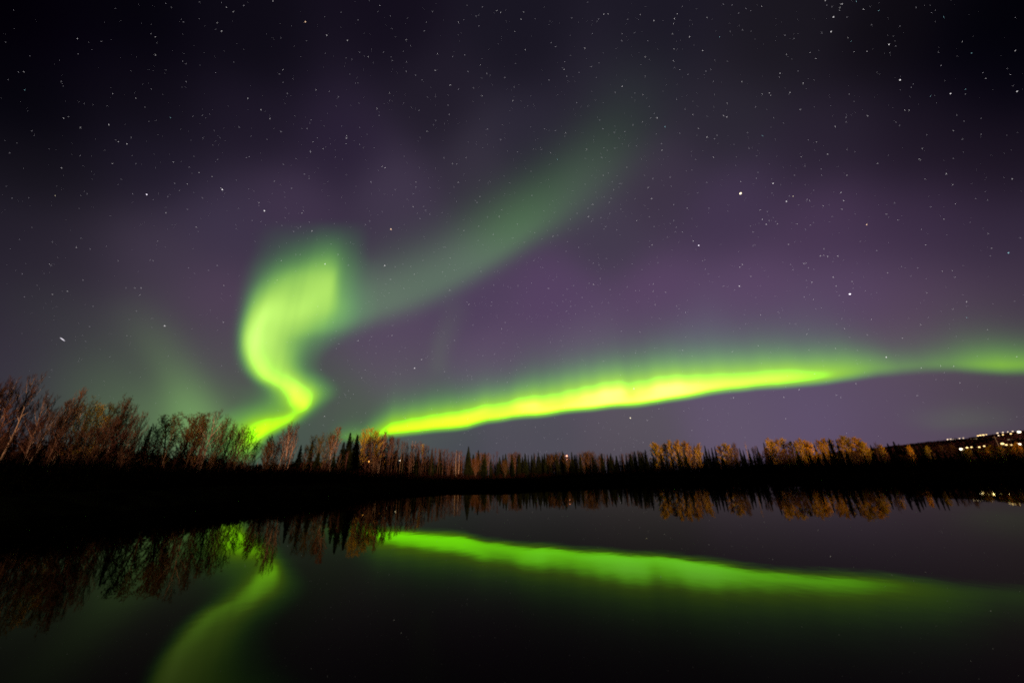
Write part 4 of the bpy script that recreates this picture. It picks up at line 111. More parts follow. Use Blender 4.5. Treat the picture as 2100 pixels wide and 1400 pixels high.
def aurora_nodes(nt):
    a = N(nt, 'ShaderNodeVertexColor', layer_name='radiance'); e = N(nt, 'ShaderNodeEmission'); t = N(nt, 'ShaderNodeBsdfTransparent'); s = N(nt, 'ShaderNodeAddShader')
    nt.links.new(a.outputs[0], e.inputs[0]); nt.links.new(e.outputs[0], s.inputs[0]); nt.links.new(t.outputs[0], s.inputs[1]); return s.outputs[0]
M['sky'] = mat('night_sky', sky_nodes, 'NONE'); M['aurora'] = mat('aurora_light', aurora_nodes, 'NONE')
def water_nodes(nt):
    tc = N(nt, 'ShaderNodeTexCoord'); mp = N(nt, 'ShaderNodeMapping'); nt.links.new(tc.outputs['Object'], mp.inputs['Vector'])
    n1 = N(nt, 'ShaderNodeTexNoise', i_Scale=.55, i_Detail=3.0, i_Roughness=.55); nt.links.new(mp.outputs[0], n1.inputs['Vector'])
    bp = N(nt, 'ShaderNodeBump', i_Strength=1.0, i_Distance=.0022); nt.links.new(n1.outputs['Fac'], bp.inputs['Height'])
    fr = N(nt, 'ShaderNodeFresnel', i_IOR=1.09)
    g = N(nt, 'ShaderNodeBsdfGlossy'); g.inputs[0].default_value = (.62, .62, .47, 1); g.inputs['Roughness'].default_value = .008; nt.links.new(bp.outputs[0], g.inputs['Normal'])
    d = N(nt, 'ShaderNodeBsdfDiffuse'); d.inputs[0].default_value = (.002, .0025, .002, 1)
    mx = N(nt, 'ShaderNodeMixShader'); nt.links.new(fr.outputs[0], mx.inputs[0]); nt.links.new(d.outputs[0], mx.inputs[1]); nt.links.new(g.outputs[0], mx.inputs[2]); return mx.outputs[0]
M['water'] = mat('calm_river', water_nodes)

# ---------------------------------------------------------------- object helpers
def link(name, V, F, m, parent=None, smooth_=False):
    me = bpy.data.meshes.new(name); me.from_pydata([tuple(v) for v in V], [], [tuple(f) for f in F]); me.materials.append(m)
    if smooth_: me.polygons.foreach_set('use_smooth', [True]*len(me.polygons))
    me.update(); o = bpy.data.objects.new(name, me); col.objects.link(o); o.parent = parent; return o
def tag(o, label=None, cat=None, group=None, kind=None):
    if label: o['label'] = label
    if cat: o['category'] = cat
    if group: o['group'] = group
    if kind: o['kind'] = kind
    return o
def empty(name, loc=(0, 0, 0)):
    o = bpy.data.objects.new(name, None); o.empty_display_size = .5; col.objects.link(o); o.location = loc; return o
def copy_tree(o, parent=None):
    c = o.copy(); col.objects.link(c); c.parent = parent
    for ch in list(o.children): copy_tree(ch, c)
    return c
def lerp(tab, a): return float(np.interp(a, [t[0] for t in tab], [t[1] for t in tab]))
def azr(x, y): return math.degrees(math.atan2(x, y)), math.hypot(x, y)
def wob(x, y, s, k=0):
    return math.sin(x/s+1.3*math.sin(y/s*1.7+k)+k)+.5*math.sin(x/s*2.3-y/s*1.9+k*2.1)+.3*math.sin(y/s*4.1+x/s*3.3+k)
def ground_z(x, y):
    a, r = azr(x, y)
    s = lambda t: max(0., min(1., t))**2*(3-2*max(0., min(1., t)))
    far = -1.2
    if -101 < a < 101:
        d = r-lerp(SHORE, a)-1.5*wob(x, y, 9, 1)
        far = -1.2+2.9*s((d+3)/9)+.25*s(d/10)*wob(x, y, 6, 2)
    near = -1.2
    e = 2.2+.4*wob(x, 0, 5)-y
    if e > -3: near = -1.2+2.2*s((e+3)/4.5)+(6.1+2.4*s((x-10)/70))*s((-9-y)/13)*(1+.06*wob(x, y, 11, 3)+.03*wob(x, y, 3.1, 4))  # near bank plus unseen ridge behind camera, added to shade far trees' lower parts
    if a <= -90 or a >= 90: far = -1.2
    return max(far, near)

# ---------------------------------------------------------------- sky, aurora
def s2l(c):
    c=np.asarray(c,float)/255.; return np.where(c<=.04045,c/12.92,((c+.055)/1.055)**2.4)
def to_dir(az,el):
    az=np.radians(az); el=np.radians(el)
    return np.stack([np.sin(az)*np.cos(el),np.cos(az)*np.cos(el),np.sin(el)],-1)
def chart(d):   # conformal chart of the sky centred 22 degrees above the northern horizon, in degrees
    t=R(22); c=np.array([0,np.cos(t),np.sin(t)]); u=np.array([0,-np.sin(t),np.cos(t)])
    k=2/(1+np.clip(d@c,-.95,1)); return np.stack([d[...,0]*k,(d@u)*k],-1)*57.29578
def smooth(x): x=np.clip(x,0,1); return x*x*(3-2*x)
def stroke(q,pts):      # soft ribbon of light along a path
    P=chart(to_dir(np.array([p[0] for p in pts]),np.array([p[1] for p in pts])))
    # densify the path with a Catmull-Rom curve
    n=len(pts); W=np.array([[p[2],p[3],p[4]] for p in pts]); A=np.concatenate([P,W],1)
    A=np.vstack([2*A[0]-A[1],A,2*A[-1]-A[-2]]); out=[]
    for i in range(1,n):
        for t in np.linspace(0,1,7)[:-1]:
            a,b,c,d=A[i-1],A[i],A[i+1],A[i+2]
            out.append(.5*(2*b+(c-a)*t+(2*a-5*b+4*c-d)*t*t+(3*b-a-3*c+d)*t**3))
    out.append(A[n]); out=np.array(out)
    best=np.zeros(len(q)); 
    for i in range(len(out)-1):
        a,b=out[i],out[i+1]; v=b[:2]-a[:2]; L=v@v+1e-9
        w=q-a[:2]; t=np.clip((w@v)/L,0,1); r=w-t[:,None]*v
        side=v[0]*w[:,1]-v[1]*w[:,0]; m=smooth(.5+.5*side/np.sqrt(L*((r*r).sum(1)+1e-6))); wd=(a[2]+(b[2]-a[2])*t)*m+(a[3]+(b[3]-a[3])*t)*(1-m)
        I=a[4]+(b[4]-a[4])*t; dist=np.sqrt((r*r).sum(1))/np.maximum(wd,.05)
        best=np.maximum(best,np.maximum(I,0)*np.exp(-.9*dist**2.2))
    return best
def cubic(A,n):          # subdivide along axis 0 with a Catmull-Rom curve
    A=np.concatenate([2*A[:1]-A[1:2],A,2*A[-1:]-A[-2:-1]]); out=[]
    for i in range(1,len(A)-2):
        for t in np.arange(n)/n:
            a,b,c,d=A[i-1],A[i],A[i+1],A[i+2]
            out.append(.5*(2*b+(c-a)*t+(2*a-5*b+4*c-d)*t*t+(3*b-a-3*c+d)*t**3))
    return np.array(out)
def patch(q,rows):       # brightness of the curling curtain, lofted through its cross-sections
    R=np.array(rows,float); A=np.concatenate([chart(to_dir(R[...,0],R[...,1])),R[...,2:3]],2)
    A=cubic(A,14); A=cubic(A.transpose(1,0,2),24).reshape(-1,3)
    lo=A[:,:2].min(0)-1; st=.2; n=((A[:,:2].max(0)+1-lo)/st).astype(int)+2
    ij=(A[:,:2]-lo)/st; i0=ij.astype(int); fr=ij-i0; W=np.zeros(n); V=np.zeros(n)
    for dx in (0,1):
        for dy in (0,1):
            w=np.abs(1-dx-fr[:,0])*np.abs(1-dy-fr[:,1]); np.add.at(W,(i0[:,0]+dx,i0[:,1]+dy),w); np.add.at(V,(i0[:,0]+dx,i0[:,1]+dy),w*np.maximum(A[:,2],0))
    V=np.where(W>1e-6,V/np.maximum(W,1e-6),0)
    for _ in range(7): V[1:-1,1:-1]=(V[:-2,1:-1]+V[2:,1:-1]+V[1:-1,:-2]+V[1:-1,2:]+4*V[1:-1,1:-1])/8
    ij=np.clip((q-lo)/st,0,np.array(n)-1.001); i0=ij.astype(int); fr=ij-i0; r=0
    for dx in (0,1):
        for dy in (0,1): r=r+np.abs(1-dx-fr[:,0])*np.abs(1-dy-fr[:,1])*V[i0[:,0]+dx,i0[:,1]+dy]
    return r
def ncos(q,seed,f):     # smooth irregular ripple
    r=np.random.RandomState(seed); s=0
    for k in range(6):
        a=r.uniform(-1,1,2)*f*(1+k*.5); s=s+np.sin(q@a+r.uniform(0,6.3))/(1+k*.5)
    return s/2.5
def tint(I,el,k):         # brightness -> colour of oxygen light; low on the horizon it turns yellow
    y=smooth((18-el)/12)[:,None]; J=I[:,None]; K=smooth((J-.62)/.6)
    hi=np.concatenate([.64*J**1.5,1.0*J*(1+.12*K),.14*J+.05*J**4],1)
    lo=np.concatenate([.46*J**1.35*(1+1.25*K),.90*J*(1+k*K),.01*J+1.0*np.maximum(J-1.08,0)],1)
    return hi*(1-y)+lo*y
def fields(az,el,D):
    d=to_dir(az,el); q=chart(d); 
    B=np.array(D['base'],float); bd=to_dir(B[:,0],B[:,1]); col=s2l(B[:,2:5])**(1/2.2)
    num=0; den=0
    for i in range(len(B)):
        a2=((d-bd[i])**2).sum(1)*3283  # deg^2
        w=1/(a2+40)**2.6
        num=num+w[:,None]*col[i]; den=den+w
    base=(num/den[:,None])**2.2*np.array([.97,.91,.97])
    g=0; g2=0
    for s in D['glow']: g=g+stroke(q,s)*(1+.22*ncos(q,12,.22))
    for s in D['streak']: g2=g2+stroke(q,s)*(1+.15*ncos(q,3,.2))
    gl=np.concatenate([.22*g[:,None],.48*g[:,None],.12*g[:,None]],1)
    base=base*(1-.5*np.clip(g+g2,0,.6))[:,None]+gl+g2[:,None]*np.array([.19,.52,.15])
    rays=np.sin(az*1.9+np.sin(az*.8)+el*.06)+.6*np.sin(az*4.3+1.2*np.sin(az*1.3)-el*.05)
    c=patch(q,D['curl'])*(1+.07*ncos(q,8,.45)+.022*rays)
    T=np.array(D['band']); f=lambda k:np.interp(az,T[:,0],T[:,k])
    lo=f(1)+.05*np.sin(az*.9); th=f(2)*1.10; so=f(3)*1.05; I=f(4)*smooth((az-T[0,0]+5)/5)
    h=el-lo
    b=smooth((h+.35)/1.25)*np.where(h<th*.62,1,np.exp(-np.maximum(h-th*.62,0)**1.5/(so*.85)**1.5))
    top=np.exp(-(np.maximum(h,0)/(so*1.8))**1.5)*smooth((h+.2)/1.4)*.27
    ray=1+.07*np.sin(az*.55+.8*np.sin(az*.31))*smooth((h-.5)/2)+.03*np.sin(az*2.3)*smooth((h-1)/3)
    b=(b*.80+top)*I*ray
    b=b*(1-.06*np.exp(-((az-18.2)/.9)**2)*smooth((h-.6)/1.5))
    base=base*(1-.93*smooth((c+b)/.9))[:,None]
    return base,tint(np.maximum(c,0),el,2.9),tint(np.maximum(b,0),el,4.8)


SKY_AZ = np.concatenate([np.arange(-118, -72, 2.), np.arange(-72, 72.01, .36), np.arange(74, 119, 2.)])
SKY_EL = np.concatenate([np.arange(-1.5, 26, .22), np.arange(26, 66, .4), np.arange(66, 89, 1.6)])
AZ, EL = np.meshgrid(SKY_AZ, SKY_EL); AZ = AZ.ravel(); EL = EL.ravel()
base_c, curl_c, band_c = fields(AZ, np.abs(EL), SKY)
fade = smooth((100-np.abs(AZ))/25)[:, None]; base_c = base_c*fade
def split_glow(c, thr=.10):
    m = c.max(1); s = np.maximum(m-thr, 0)/np.maximum(m, 1e-6); return c*s[:, None], c*(1-s)[:, None]
curl_o, curl_r = split_glow(curl_c); band_o, band_r = split_glow(band_c)
nx, ny = len(SKY_AZ), len(SKY_EL)
gi = (np.arange(ny-1)[:, None]*nx+np.arange(nx-1)[None, :]).ravel()
QUADS = np.stack([gi, gi+1, gi+1+nx, gi+nx], 1)
def dome(name, rad, colour, m, quads=QUADS):
    used = np.unique(quads); inv = np.full(nx*ny, -1); inv[used] = np.arange(len(used))
    P = to_dir(AZ[used], EL[used])*rad+np.array([0, 0, CAMZ]); Q = inv[quads]
    me = bpy.data.meshes.new(name); me.from_pydata(P.tolist(), [], Q.tolist()); me.materials.append(m)
    ca = me.color_attributes.new('radiance', 'FLOAT_COLOR', 'POINT')
    ca.data.foreach_set('color', np.concatenate([colour[used], np.ones((len(used), 1))], 1).astype(np.float32).ravel())
    me.polygons.foreach_set('use_smooth', [True]*len(me.polygons)); me.update()
    o = bpy.data.objects.new(name, me); col.objects.link(o); return o
tag(dome('sky', 9000, base_c+curl_r+band_r, M['sky']), kind='structure')
def lit_quads(c): return QUADS[(c.max(1)[QUADS] > 0).any(1)]
tag(dome('aurora', 8500, curl_o, M['aurora'], lit_quads(curl_o)), 'bright green aurora curtain curling in an S above the treeline on the left', 'aurora', 'auroras in the sky')
q = lit_quads(band_o); az_q = AZ[q[:, 0]]
tag(dome('aurora', 8700, band_o, M['aurora'], q[az_q < 46.6]), 'long yellow green aurora arc rising from the trees across the sky', 'aurora', 'auroras in the sky')
tag(dome('aurora', 8700, band_o, M['aurora'], q[az_q >= 46.6]), 'short dim green aurora patch above the lit hillside at the end of the long arc', 'aurora', 'auroras in the sky')

# ---------------------------------------------------------------- stars
import bmesh
def star_mesh(m):
    bm = bmesh.new(); bmesh.ops.create_icosphere(bm, subdivisions=1, radius=1); me = bpy.data.meshes.new('star'); bm.to_mesh(me); bm.free(); me.materials.append(m); return me
SM = {k: star_mesh(M['star_'+k]) for k in 'wboyp'}
SIZE = {9: .125, 8: .095, 7: .060, 6: .047, 5: .029, 4: .022, 3: .027, 2: .020}
NAMED = ["brightest star, pale yellow, high in the purple sky at right","large lilac star above the right part of the green arc","white star below the milky cluster in the upper right corner","bright lilac white star alone in the upper left sky","bright double star, middle of the row above the S aurora","bright white star, lower of the row above the S aurora","orange white star just above the dim green streak","bright lilac star left of and below the brightest pale yellow one","yellowish star just beneath the brightest part of the green arc","orange red star near the top edge, left of centre","white star beneath the tight star cluster on the top edge","white star second below the star cluster on the top edge","bright white star between two faint ones in the upper right","bright white star midway down the upper right","elongated bright white star close to the right edge","white star low in the left sky over the bare birches","white star shining through the top of the S aurora","white star between the S aurora top and the dim streak","white star above the middle right half of the green arc","white star just right of the brightest pale yellow one","white star below right of the brightest pale yellow one","deep orange star in the purple right sky","bluish white star near the right edge at mid height","white star inside the brightest core of the green arc","white star just above the right tail of the green arc","white star right of the S aurora, above the arc foot"]
def star_place(o, az, el, size, rad=8000):
    d = Vector(to_dir(np.array(az), np.array(el)).tolist()); o.location = d*rad+Vector((0, 0, CAMZ))
    c = Vector((0, math.cos(R(22)), math.sin(R(22)))); t = (c-d*c.dot(d)); k = 1+.6*max(0, min(1, (d.angle(c)-.35)/.6))
    x = t.normalized() if t.length > 1e-4 else Vector((1, 0, 0)); y = d.cross(x)
    o.rotation_euler = Matrix((x, y, d)).transposed().to_euler(); s = rad*R(size)*1.22*max(.5, c.dot(d))**1.4; o.scale = (s*k**.8, s/k**.2, s)
proto_star = {}
for i, (az, el, c, k) in enumerate(STARS[:300]):
    if k not in proto_star: o = bpy.data.objects.new('star', SM[k]); proto_star[k] = o
    else: o = proto_star[k].copy()
    col.objects.link(o)
    star_place(o, az, el, SIZE[c])
    if i < len(NAMED): tag(o, NAMED[i], 'star', 'bright stars in the night sky')
    elif k == 'b': tag(o, 'small bluish star shining in the dark sky', 'star', 'small bluish stars')
    elif k in 'oy': tag(o, 'small yellowish star shining in the dark sky', 'star', 'small yellowish stars')
    else: tag(o, 'small white star scattered across the purple night sky', 'star', 'small white stars')
V = []; F = []
def faint(az, el, size, elong=True):
    d = to_dir(np.array(az), np.array(el)); c = np.array([0, math.cos(R(22)), math.sin(R(22))]); t = c-d*(c@d); t = t/(np.linalg.norm(t)+1e-9); u = np.cross(d, t)
    p = d*8100+np.array([0, 0, CAMZ]); s = 8100*R(size)*1.22*max(.5, float(c@to_dir(np.array(az), np.array(el))))**1.4; b = len(V)
    for v in (t*1.3, u*.9, -t*1.3, -u*.9, d, -d): V.append(p+v*s)
    for e in ((0, 1), (1, 2), (2, 3), (3, 0)): F.append((b+e[0], b+e[1], b+4)); F.append((b+e[1], b+e[0], b+5))
for az, el, c, k in STARS[300:]: faint(az, el, SIZE[c]*.92)
for _ in range(4200):
    z = rnd.uniform(.05, .93); faint(rnd.uniform(-88, 88), math.degrees(math.asin(z)), .010+.012*rnd.random()**3)
tag(link('faint_stars', V, F, M['star_f']), 'countless faint stars dusted over the whole night sky', 'stars', kind='stuff')

a0, a1 = [[-53.94,13.97],[-53.54,13.72]]
p0, p1 = [Vector(to_dir(np.array(a), np.array(e)).tolist())*8050+Vector((0, 0, CAMZ)) for a, e in (a0, a1)]
class _T: V = []; F = []
for i in range(5):
    f = i/4; rr_ = 4.5*math.sin(math.pi*min(.97, f+.03)*.98)+.6
    for k in range(6): _T.V.append(p0.lerp(p1, f)+Vector((math.cos(k*1.047)*rr_, 0, math.sin(k*1.047)*rr_)))
for i in range(4):
    for k in range(6): _T.F.append((i*6+k, i*6+(k+1) % 6, (i+1)*6+(k+1) % 6, (i+1)*6+k))
tag(link('meteor', _T.V, _T.F, M['star_f']), 'short faint slanting streak low in the left sky', 'meteor')

# ---------------------------------------------------------------- ground, water, hill
def polar(name, az, rr, zf, m):
    V = []; F = []
    for r in rr:
        for a in az: x, y = r*math.sin(R(a)), r*math.cos(R(a)); V.append((x, y, zf(x, y)))
    n = len(az)
    for j in range(len(rr)-1):
        for i in range(n-1): F.append((j*n+i, j*n+i+1, (j+1)*n+i+1, (j+1)*n+i))
    return link(name, V, F, m, None, True)
rr = [.01]+[2*1.12**i for i in range(14)]+list(np.arange(10, 130, 3.))+list(np.arange(130, 260, 5.))+[260*1.16**i for i in range(26)]
rr = sorted(rr)
tag(polar('ground', list(np.arange(-180, 180.1, 1.5)), rr, lambda x, y: ground_z(x, y) if math.hypot(x, y) < 9000 else 0, M['ground']), kind='structure')
tag(polar('water', list(np.arange(-180, 180.1, 6)), [.01, 30, 300, 3000, 12000], lambda x, y: 0.0, M['water']), kind='structure')
HILL = LIGHTS['hill']+[[58, 3.3], [63, 3.0], [70, 1.4], [76, -.4]]
HILL = [[30, .3], [35, 1.3]]+HILL
def hill_z(x, y):
    a, r = azr(x, y); top = lerp(HILL, a)
    ang = np.interp(r, [255, 300, 600, 900, 1400, 2200], [-.5, .28*top, .42*top, .62*top, top, top*.62])
    return r*math.tan(R(float(ang)))+2.5+(1.6 if r < 1390 else .5)*wob(x, y, 17, 1)*min(1, r/900)
tag(polar('hill', list(np.arange(30, 76.1, .5)), [250, 270, 300, 340, 400, 480, 560, 660, 780, 900, 1020, 1140, 1250, 1340, 1400, 1500, 1800, 2200], hill_z, M['hill']), kind='structure')

# ---------------------------------------------------------------- trees
class Mesh:
    def __init__(s): s.V = []; s.F = []
    def tube(s, P, rad, n=5):
        b = len(s.V)
        for i, p in enumerate(P):
            t = (P[min(i+1, len(P)-1)]-P[max(i-1, 0)]).normalized(); a = t.orthogonal().normalized(); c = t.cross(a)
            for k in range(n):
                an = 2*math.pi*k/n; s.V.append(p+(a*math.cos(an)+c*math.sin(an))*rad[i])
        for i in range(len(P)-1):
            for k in range(n): s.F.append((b+i*n+k, b+i*n+(k+1) % n, b+(i+1)*n+(k+1) % n, b+(i+1)*n+k))
        s.F.append(tuple(b+k for k in range(n))[::-1]); s.F.append(tuple(b+(len(P)-1)*n+k for k in range(n)))
    def twig(s, p, d, L, w_, r):
        side = d.cross(Vector((r.uniform(-1, 1), r.uniform(-1, 1), r.uniform(-1, 1)))).normalized()*w_; b = len(s.V)
        mid = p+d*L*.55+Vector((0, 0, L*.06)); s.V += [p-side, p+side, mid+side*.7, mid-side*.7, p+d*L+Vector((0, 0, L*.16))]
        s.F += [(b, b+1, b+2, b+3), (b+3, b+2, b+4)]
    def leaf(s, p, sz, r):
        a = Vector((r.gauss(0, 1), r.gauss(0, 1), r.gauss(0, 1))).normalized(); c = a.orthogonal().normalized(); e = a.cross(c); an = r.uniform(0, 6.3)
        u = (c*math.cos(an)+e*math.sin(an))*sz; v = (c*-math.sin(an)+e*math.cos(an))*sz*.62; b = len(s.V)
        s.V += [p-u, p-v*.8, p+u, p+v]; s.F.append((b, b+1, b+2, b+3))
def rdir(r, az, el): return Vector((math.cos(az)*math.cos(el), math.sin(az)*math.cos(el), math.sin(el)))
def broad(seed, H=15., trunks=1, base=.35, spread=.5, limbs=13, llen=4., leaves=0, leaf_sz=.15, twig_w=.02, r0=.14, ntw=8, nfine=5, lean=.1, sub=.5, dome_=0):
    r = random.Random(seed); T = Mesh(); C = Mesh()
    for t in range(trunks):
        az = t*2*math.pi/trunks+r.uniform(-.5, .5); ln = (lean if trunks == 1 else spread*.42)*r.uniform(.6, 1.3); h = H*(1 if t == 0 else r.uniform(.78, .98))
        sp = .0 if trunks == 1 else H*r.uniform(.02, .12); P = []; n = 9
        for i in range(n):
            f = i/(n-1); out = ln*h*(f**1.25)*(1-.25*f)
            P.append(Vector((math.cos(az)*out+.12*math.sin(f*7+seed+t), math.sin(az)*out+.12*math.cos(f*6+seed), -.3+f*(h+.3))))
        rad = [r0*(1-f/(n-1))**.7*(.9 if trunks > 1 else 1)+.02 for f in range(n)]
        T.tube(P, rad, 6)
        ga = r.uniform(0, 6)
        for k in range(limbs):
            f = base+(1-base)*((k+r.random())/limbs)**.85; f = min(f, .985); ga += 2.4+r.uniform(-.4, .4)
            x = f*(n-1); i = min(int(x), n-2); p = P[i].lerp(P[i+1], x-i)
            u_ = (f-base)/(1-base); env = (math.sin(math.pi*min(1, u_*.80+.18))**.8 if not dome_ else math.sqrt(max(.0, 1-(max(0, u_-.35)/.68)**2))*min(1, .35+u_*1.6))
            L = llen*env*r.uniform(.65, 1.15)+.5; el = R(r.uniform(34, 58)+16*f) if not dome_ else R(r.uniform(22, 48)+26*f*f)
            d = rdir(r, ga, el); Q = [p]; m = 5
            for j in range(1, m+1):
                d = (d+Vector((r.uniform(-.16, .16), r.uniform(-.16, .16), .07))).normalized(); Q.append(Q[-1]+d*L/m)
            rl = min(.075, r0*.5)*(L/llen)**.6; T.tube(Q, [rl*(1-j/(m+.6))+.008 for j in range(m+1)], 4)
            for q in range(ntw):
                g = .15+.85*(q+r.random())/ntw; x = g*m; j = min(int(x), m-1); b0 = Q[j].lerp(Q[j+1], x-j)
                td = (d*.7+rdir(r, r.uniform(0, 6.3), R(r.uniform(0, 60)))).normalized(); TL = r.uniform(.6, 1.5)*(1-.35*g)*sub*2
                C.twig(b0, td, TL, twig_w, r)
                for z in range(nfine):
                    c0 = b0+td*TL*r.uniform(.2, 1); fd = (td+rdir(r, r.uniform(0, 6.3), R(r.uniform(-10, 70)))).normalized(); fl = r.uniform(.3, .75)
                    C.twig(c0, fd, fl, twig_w*.62, r)
                for z in range(int(leaves)+(1 if r.random() < leaves % 1 else 0)):
                    c0 = b0+td*TL*r.uniform(.1, 1.15); C.leaf(c0+Vector((r.gauss(0, .24), r.gauss(0, .24), r.gauss(0, .2))), leaf_sz*r.uniform(.6, 1.25), r)
    return T, C
def spruce(seed, H=15., wid=.12):
    r = random.Random(seed); T = Mesh(); C = Mesh(); T.tube([Vector((.05*math.sin(i), .05*math.cos(i*2), -.3+i*(H+.2)/6)) for i in range(7)], [.13*(1-i/6.3)+.01 for i in range(7)], 6)
    z = H*.06; lop = r.uniform(0, 6.3)
    while z < H-.15:
        f = z/H; rad = H*wid*(1-f)**.82*r.uniform(.72, 1.12)+.10; nb = 8 if f < .8 else 5; a0 = r.uniform(0, 6.3)
        for k in range(nb):
            a = a0+2*math.pi*k/nb+r.uniform(-.3, .3); L = rad*r.uniform(.6, 1.15)*(1+.12*math.cos(a-lop)); d = rdir(r, a, R(-12+38*f)); s = Vector((-math.sin(a), math.cos(a), 0)); p = Vector((0, 0, z))
            e = p+d*L+Vector((0, 0, .09*L)); m = p+d*L*.5-Vector((0, 0, .10*L)); w_ = .17*L+.05; b = len(C.V)
            C.V += [p, m+s*w_, e, m-s*w_]; C.F += [(b, b+1, b+2, b+3)]
            for q in range(3):
                g = r.uniform(.3, .95); c0 = p.lerp(e, g)+s*r.uniform(-1, 1)*w_*.7; hg = r.uniform(.12, .34); b = len(C.V)
                C.V += [c0-d*.12, c0+d*.12, c0+Vector((r.uniform(-.05, .05), r.uniform(-.05, .05), -hg))]; C.F.append((b, b+1, b+2))
        z += .24*(1-.45*f)*r.uniform(.8, 1.2)
    b = len(C.V); C.V += [Vector((-.06, 0, H-.5)), Vector((.06, 0, H-.5)), Vector((0, .05, H-.5)), Vector((0, 0, H+.15))]; C.F += [(b, b+1, b+3), (b+1, b+2, b+3), (b+2, b, b+3)]
    return T, C
def make(name, T, C, mt, mc, crown='crown'):
    root = empty(name); link('trunk', T.V, T.F, mt, root); 
    if C and C.F: link(crown, C.V, C.F, mc, root)
    return root
# kind -> (object name, list of (root, natural width), category)
def width(root):
    c = [o for o in root.children if o.name.startswith('crown')] or list(root.children)
    xs = [v.co.x for v in c[0].data.vertices]; ys = [v.co.y for v in c[0].data.vertices]; return (max(xs)-min(xs)+max(ys)-min(ys))/2
KIND = {}
def kind(k, name, mt, mc, gens): KIND[k] = [(r_, width(r_)) for r_ in (make(name, *g, mt, mc) for g in gens)]
kind('BB', 'birch_tree', M['red_bark'], M['twig'], [broad(s, trunks=t, limbs=14, llen=4.4, dome_=1, ntw=11, nfine=13, twig_w=.024, r0=.17, base=.3) for s, t in ((1, 2), (2, 1), (3, 3), (4, 2))])
kind('PB', 'birch_tree', M['pale_bark'], M['twig'], [broad(s, trunks=t, limbs=14, llen=5.2, dome_=1, base=.36, spread=.6, r0=.26, ntw=10, nfine=12, twig_w=.022) for s, t in ((11, 3), (12, 2), (13, 4))])
kind('OB', 'birch_tree', M['pale_bark'], M['orange_twig'], [broad(s, trunks=2, limbs=15, llen=2.8, base=.42, spread=.3, ntw=10, nfine=9, twig_w=.026, r0=.2) for s in (21, 22)])
kind('DB', 'poplar_tree', M['grey_bark'], M['brown'], [broad(s, trunks=t, limbs=16, llen=4.8, dome_=1, leaves=8, leaf_sz=.15, spread=.6, nfine=7, base=.28, r0=.2, twig_w=.024) for s, t in ((31, 3), (32, 2), (33, 4))])
kind('OL', 'poplar_tree', M['grey_bark'], M['olive'], [broad(s, trunks=t, limbs=15, llen=3.6, dome_=1, leaves=5.0, leaf_sz=.15, spread=.35, nfine=4, twig_w=.022) for s, t in ((41, 2), (42, 1), (43, 2))])
kind('GO', 'birch_tree', M['grey_bark'], M['gold'], [broad(s, trunks=2, limbs=14, llen=3.2, leaves=4.5, leaf_sz=.13, spread=.3, nfine=6, twig_w=.022) for s in (51, 52)])
kind('GB', 'aspen_tree', M['pale_bark'], M['gold'], [broad(s, trunks=t, limbs=18, llen=3.2, dome_=1, base=.2, leaves=12, leaf_sz=.21, spread=.3, nfine=2, ntw=9, r0=.17) for s, t in ((61, 1), (62, 2), (63, 1), (64, 2))])
kind('PO', 'birch_tree', M['red_bark'], M['twig'], [broad(s, trunks=1, limbs=13, llen=1.7, base=.45, r0=.14, ntw=6, nfine=6, lean=l, twig_w=.026, sub=.5) for s, l in ((71, .02), (72, .05), (73, .03), (74, .07))])
kind('SN', 'dead_birch', M['pale_bark'], M['twig'], [broad(s, trunks=1, limbs=6, llen=.9, base=.6, r0=.2, ntw=2, nfine=1, lean=.02, sub=.3) for s in (81, 82)])
kind('SP', 'spruce_tree', M['dark_bark'], M['spruce'], [spruce(s, wid=w_) for s, w_ in ((91, .15), (92, .19), (93, .23), (94, .13), (95, .20))])
WORDS = {'BB': ('bare brown birch', 'bare birches on the river bank'), 'PB': ('pale forked birch', 'forked pale birches'),
    'OB': ('orange twigged birch', 'orange twigged birches'), 'DB': ('rusty brown poplar', 'rusty brown poplars'), 'OL': ('olive green leafy poplar', 'olive green poplars'),
    'GO': ('thinly golden birch', 'thinly golden birches'), 'GB': ('golden aspen', 'golden aspens on the far bank'), 'PO': ('thin birch stem', 'thin birch stems in the dense stand'),
    'SN': ('dead pale birch snag', 'dead pale snags'), 'SP': ('narrow dark spruce', 'dark spruces on the far bank')}
CAT = {'DB': 'poplar', 'OL': 'poplar', 'GB': 'aspen', 'SP': 'spruce'}
MARKS = [(-100, 'the left end of the bank'), (159, 'the orange tipped birch'), (312, 'the spruce left of the domed crown'), (381, 'the broad domed crown'), (484, 'the domed crown, under the green curl'),
    (540, 'the sky gap under the green curl'), (603, 'the tall thin birch beside that gap'), (719, 'the leftmost tall spruce pair'), (784, 'the foot of the long green arc'), (851, 'the twin pale snags'), (915, 'the twin pale snags\' spruce'),
    (961, 'the tall lone spruce'), (1050, 'the lone thin spruce'), (1110, 'the low spruce row'), (1163, 'the red mast lights'), (1240, 'the low dip in the treeline'), (1330, 'the first golden crowns'), (1430, 'the spruce ending the first golden crowns'), (1500, 'the faint bare birch top'), (1565, 'the first spruce amid the tall gold crowns'), (1650, 'the gold crowns by the spruce pair'),
    (1733, 'the widest golden crown'), (1819, 'the dark spruce cluster'), (1900, 'the spruces under the hill'), (1966, 'the first town lamp'), (2048, 'the pale lamp lit post')]
ORD = 'first second third fourth fifth sixth seventh eighth ninth tenth eleventh twelfth thirteenth fourteenth fifteenth sixteenth seventeenth eighteenth nineteenth twentieth'.split()
count = {}; used = set()
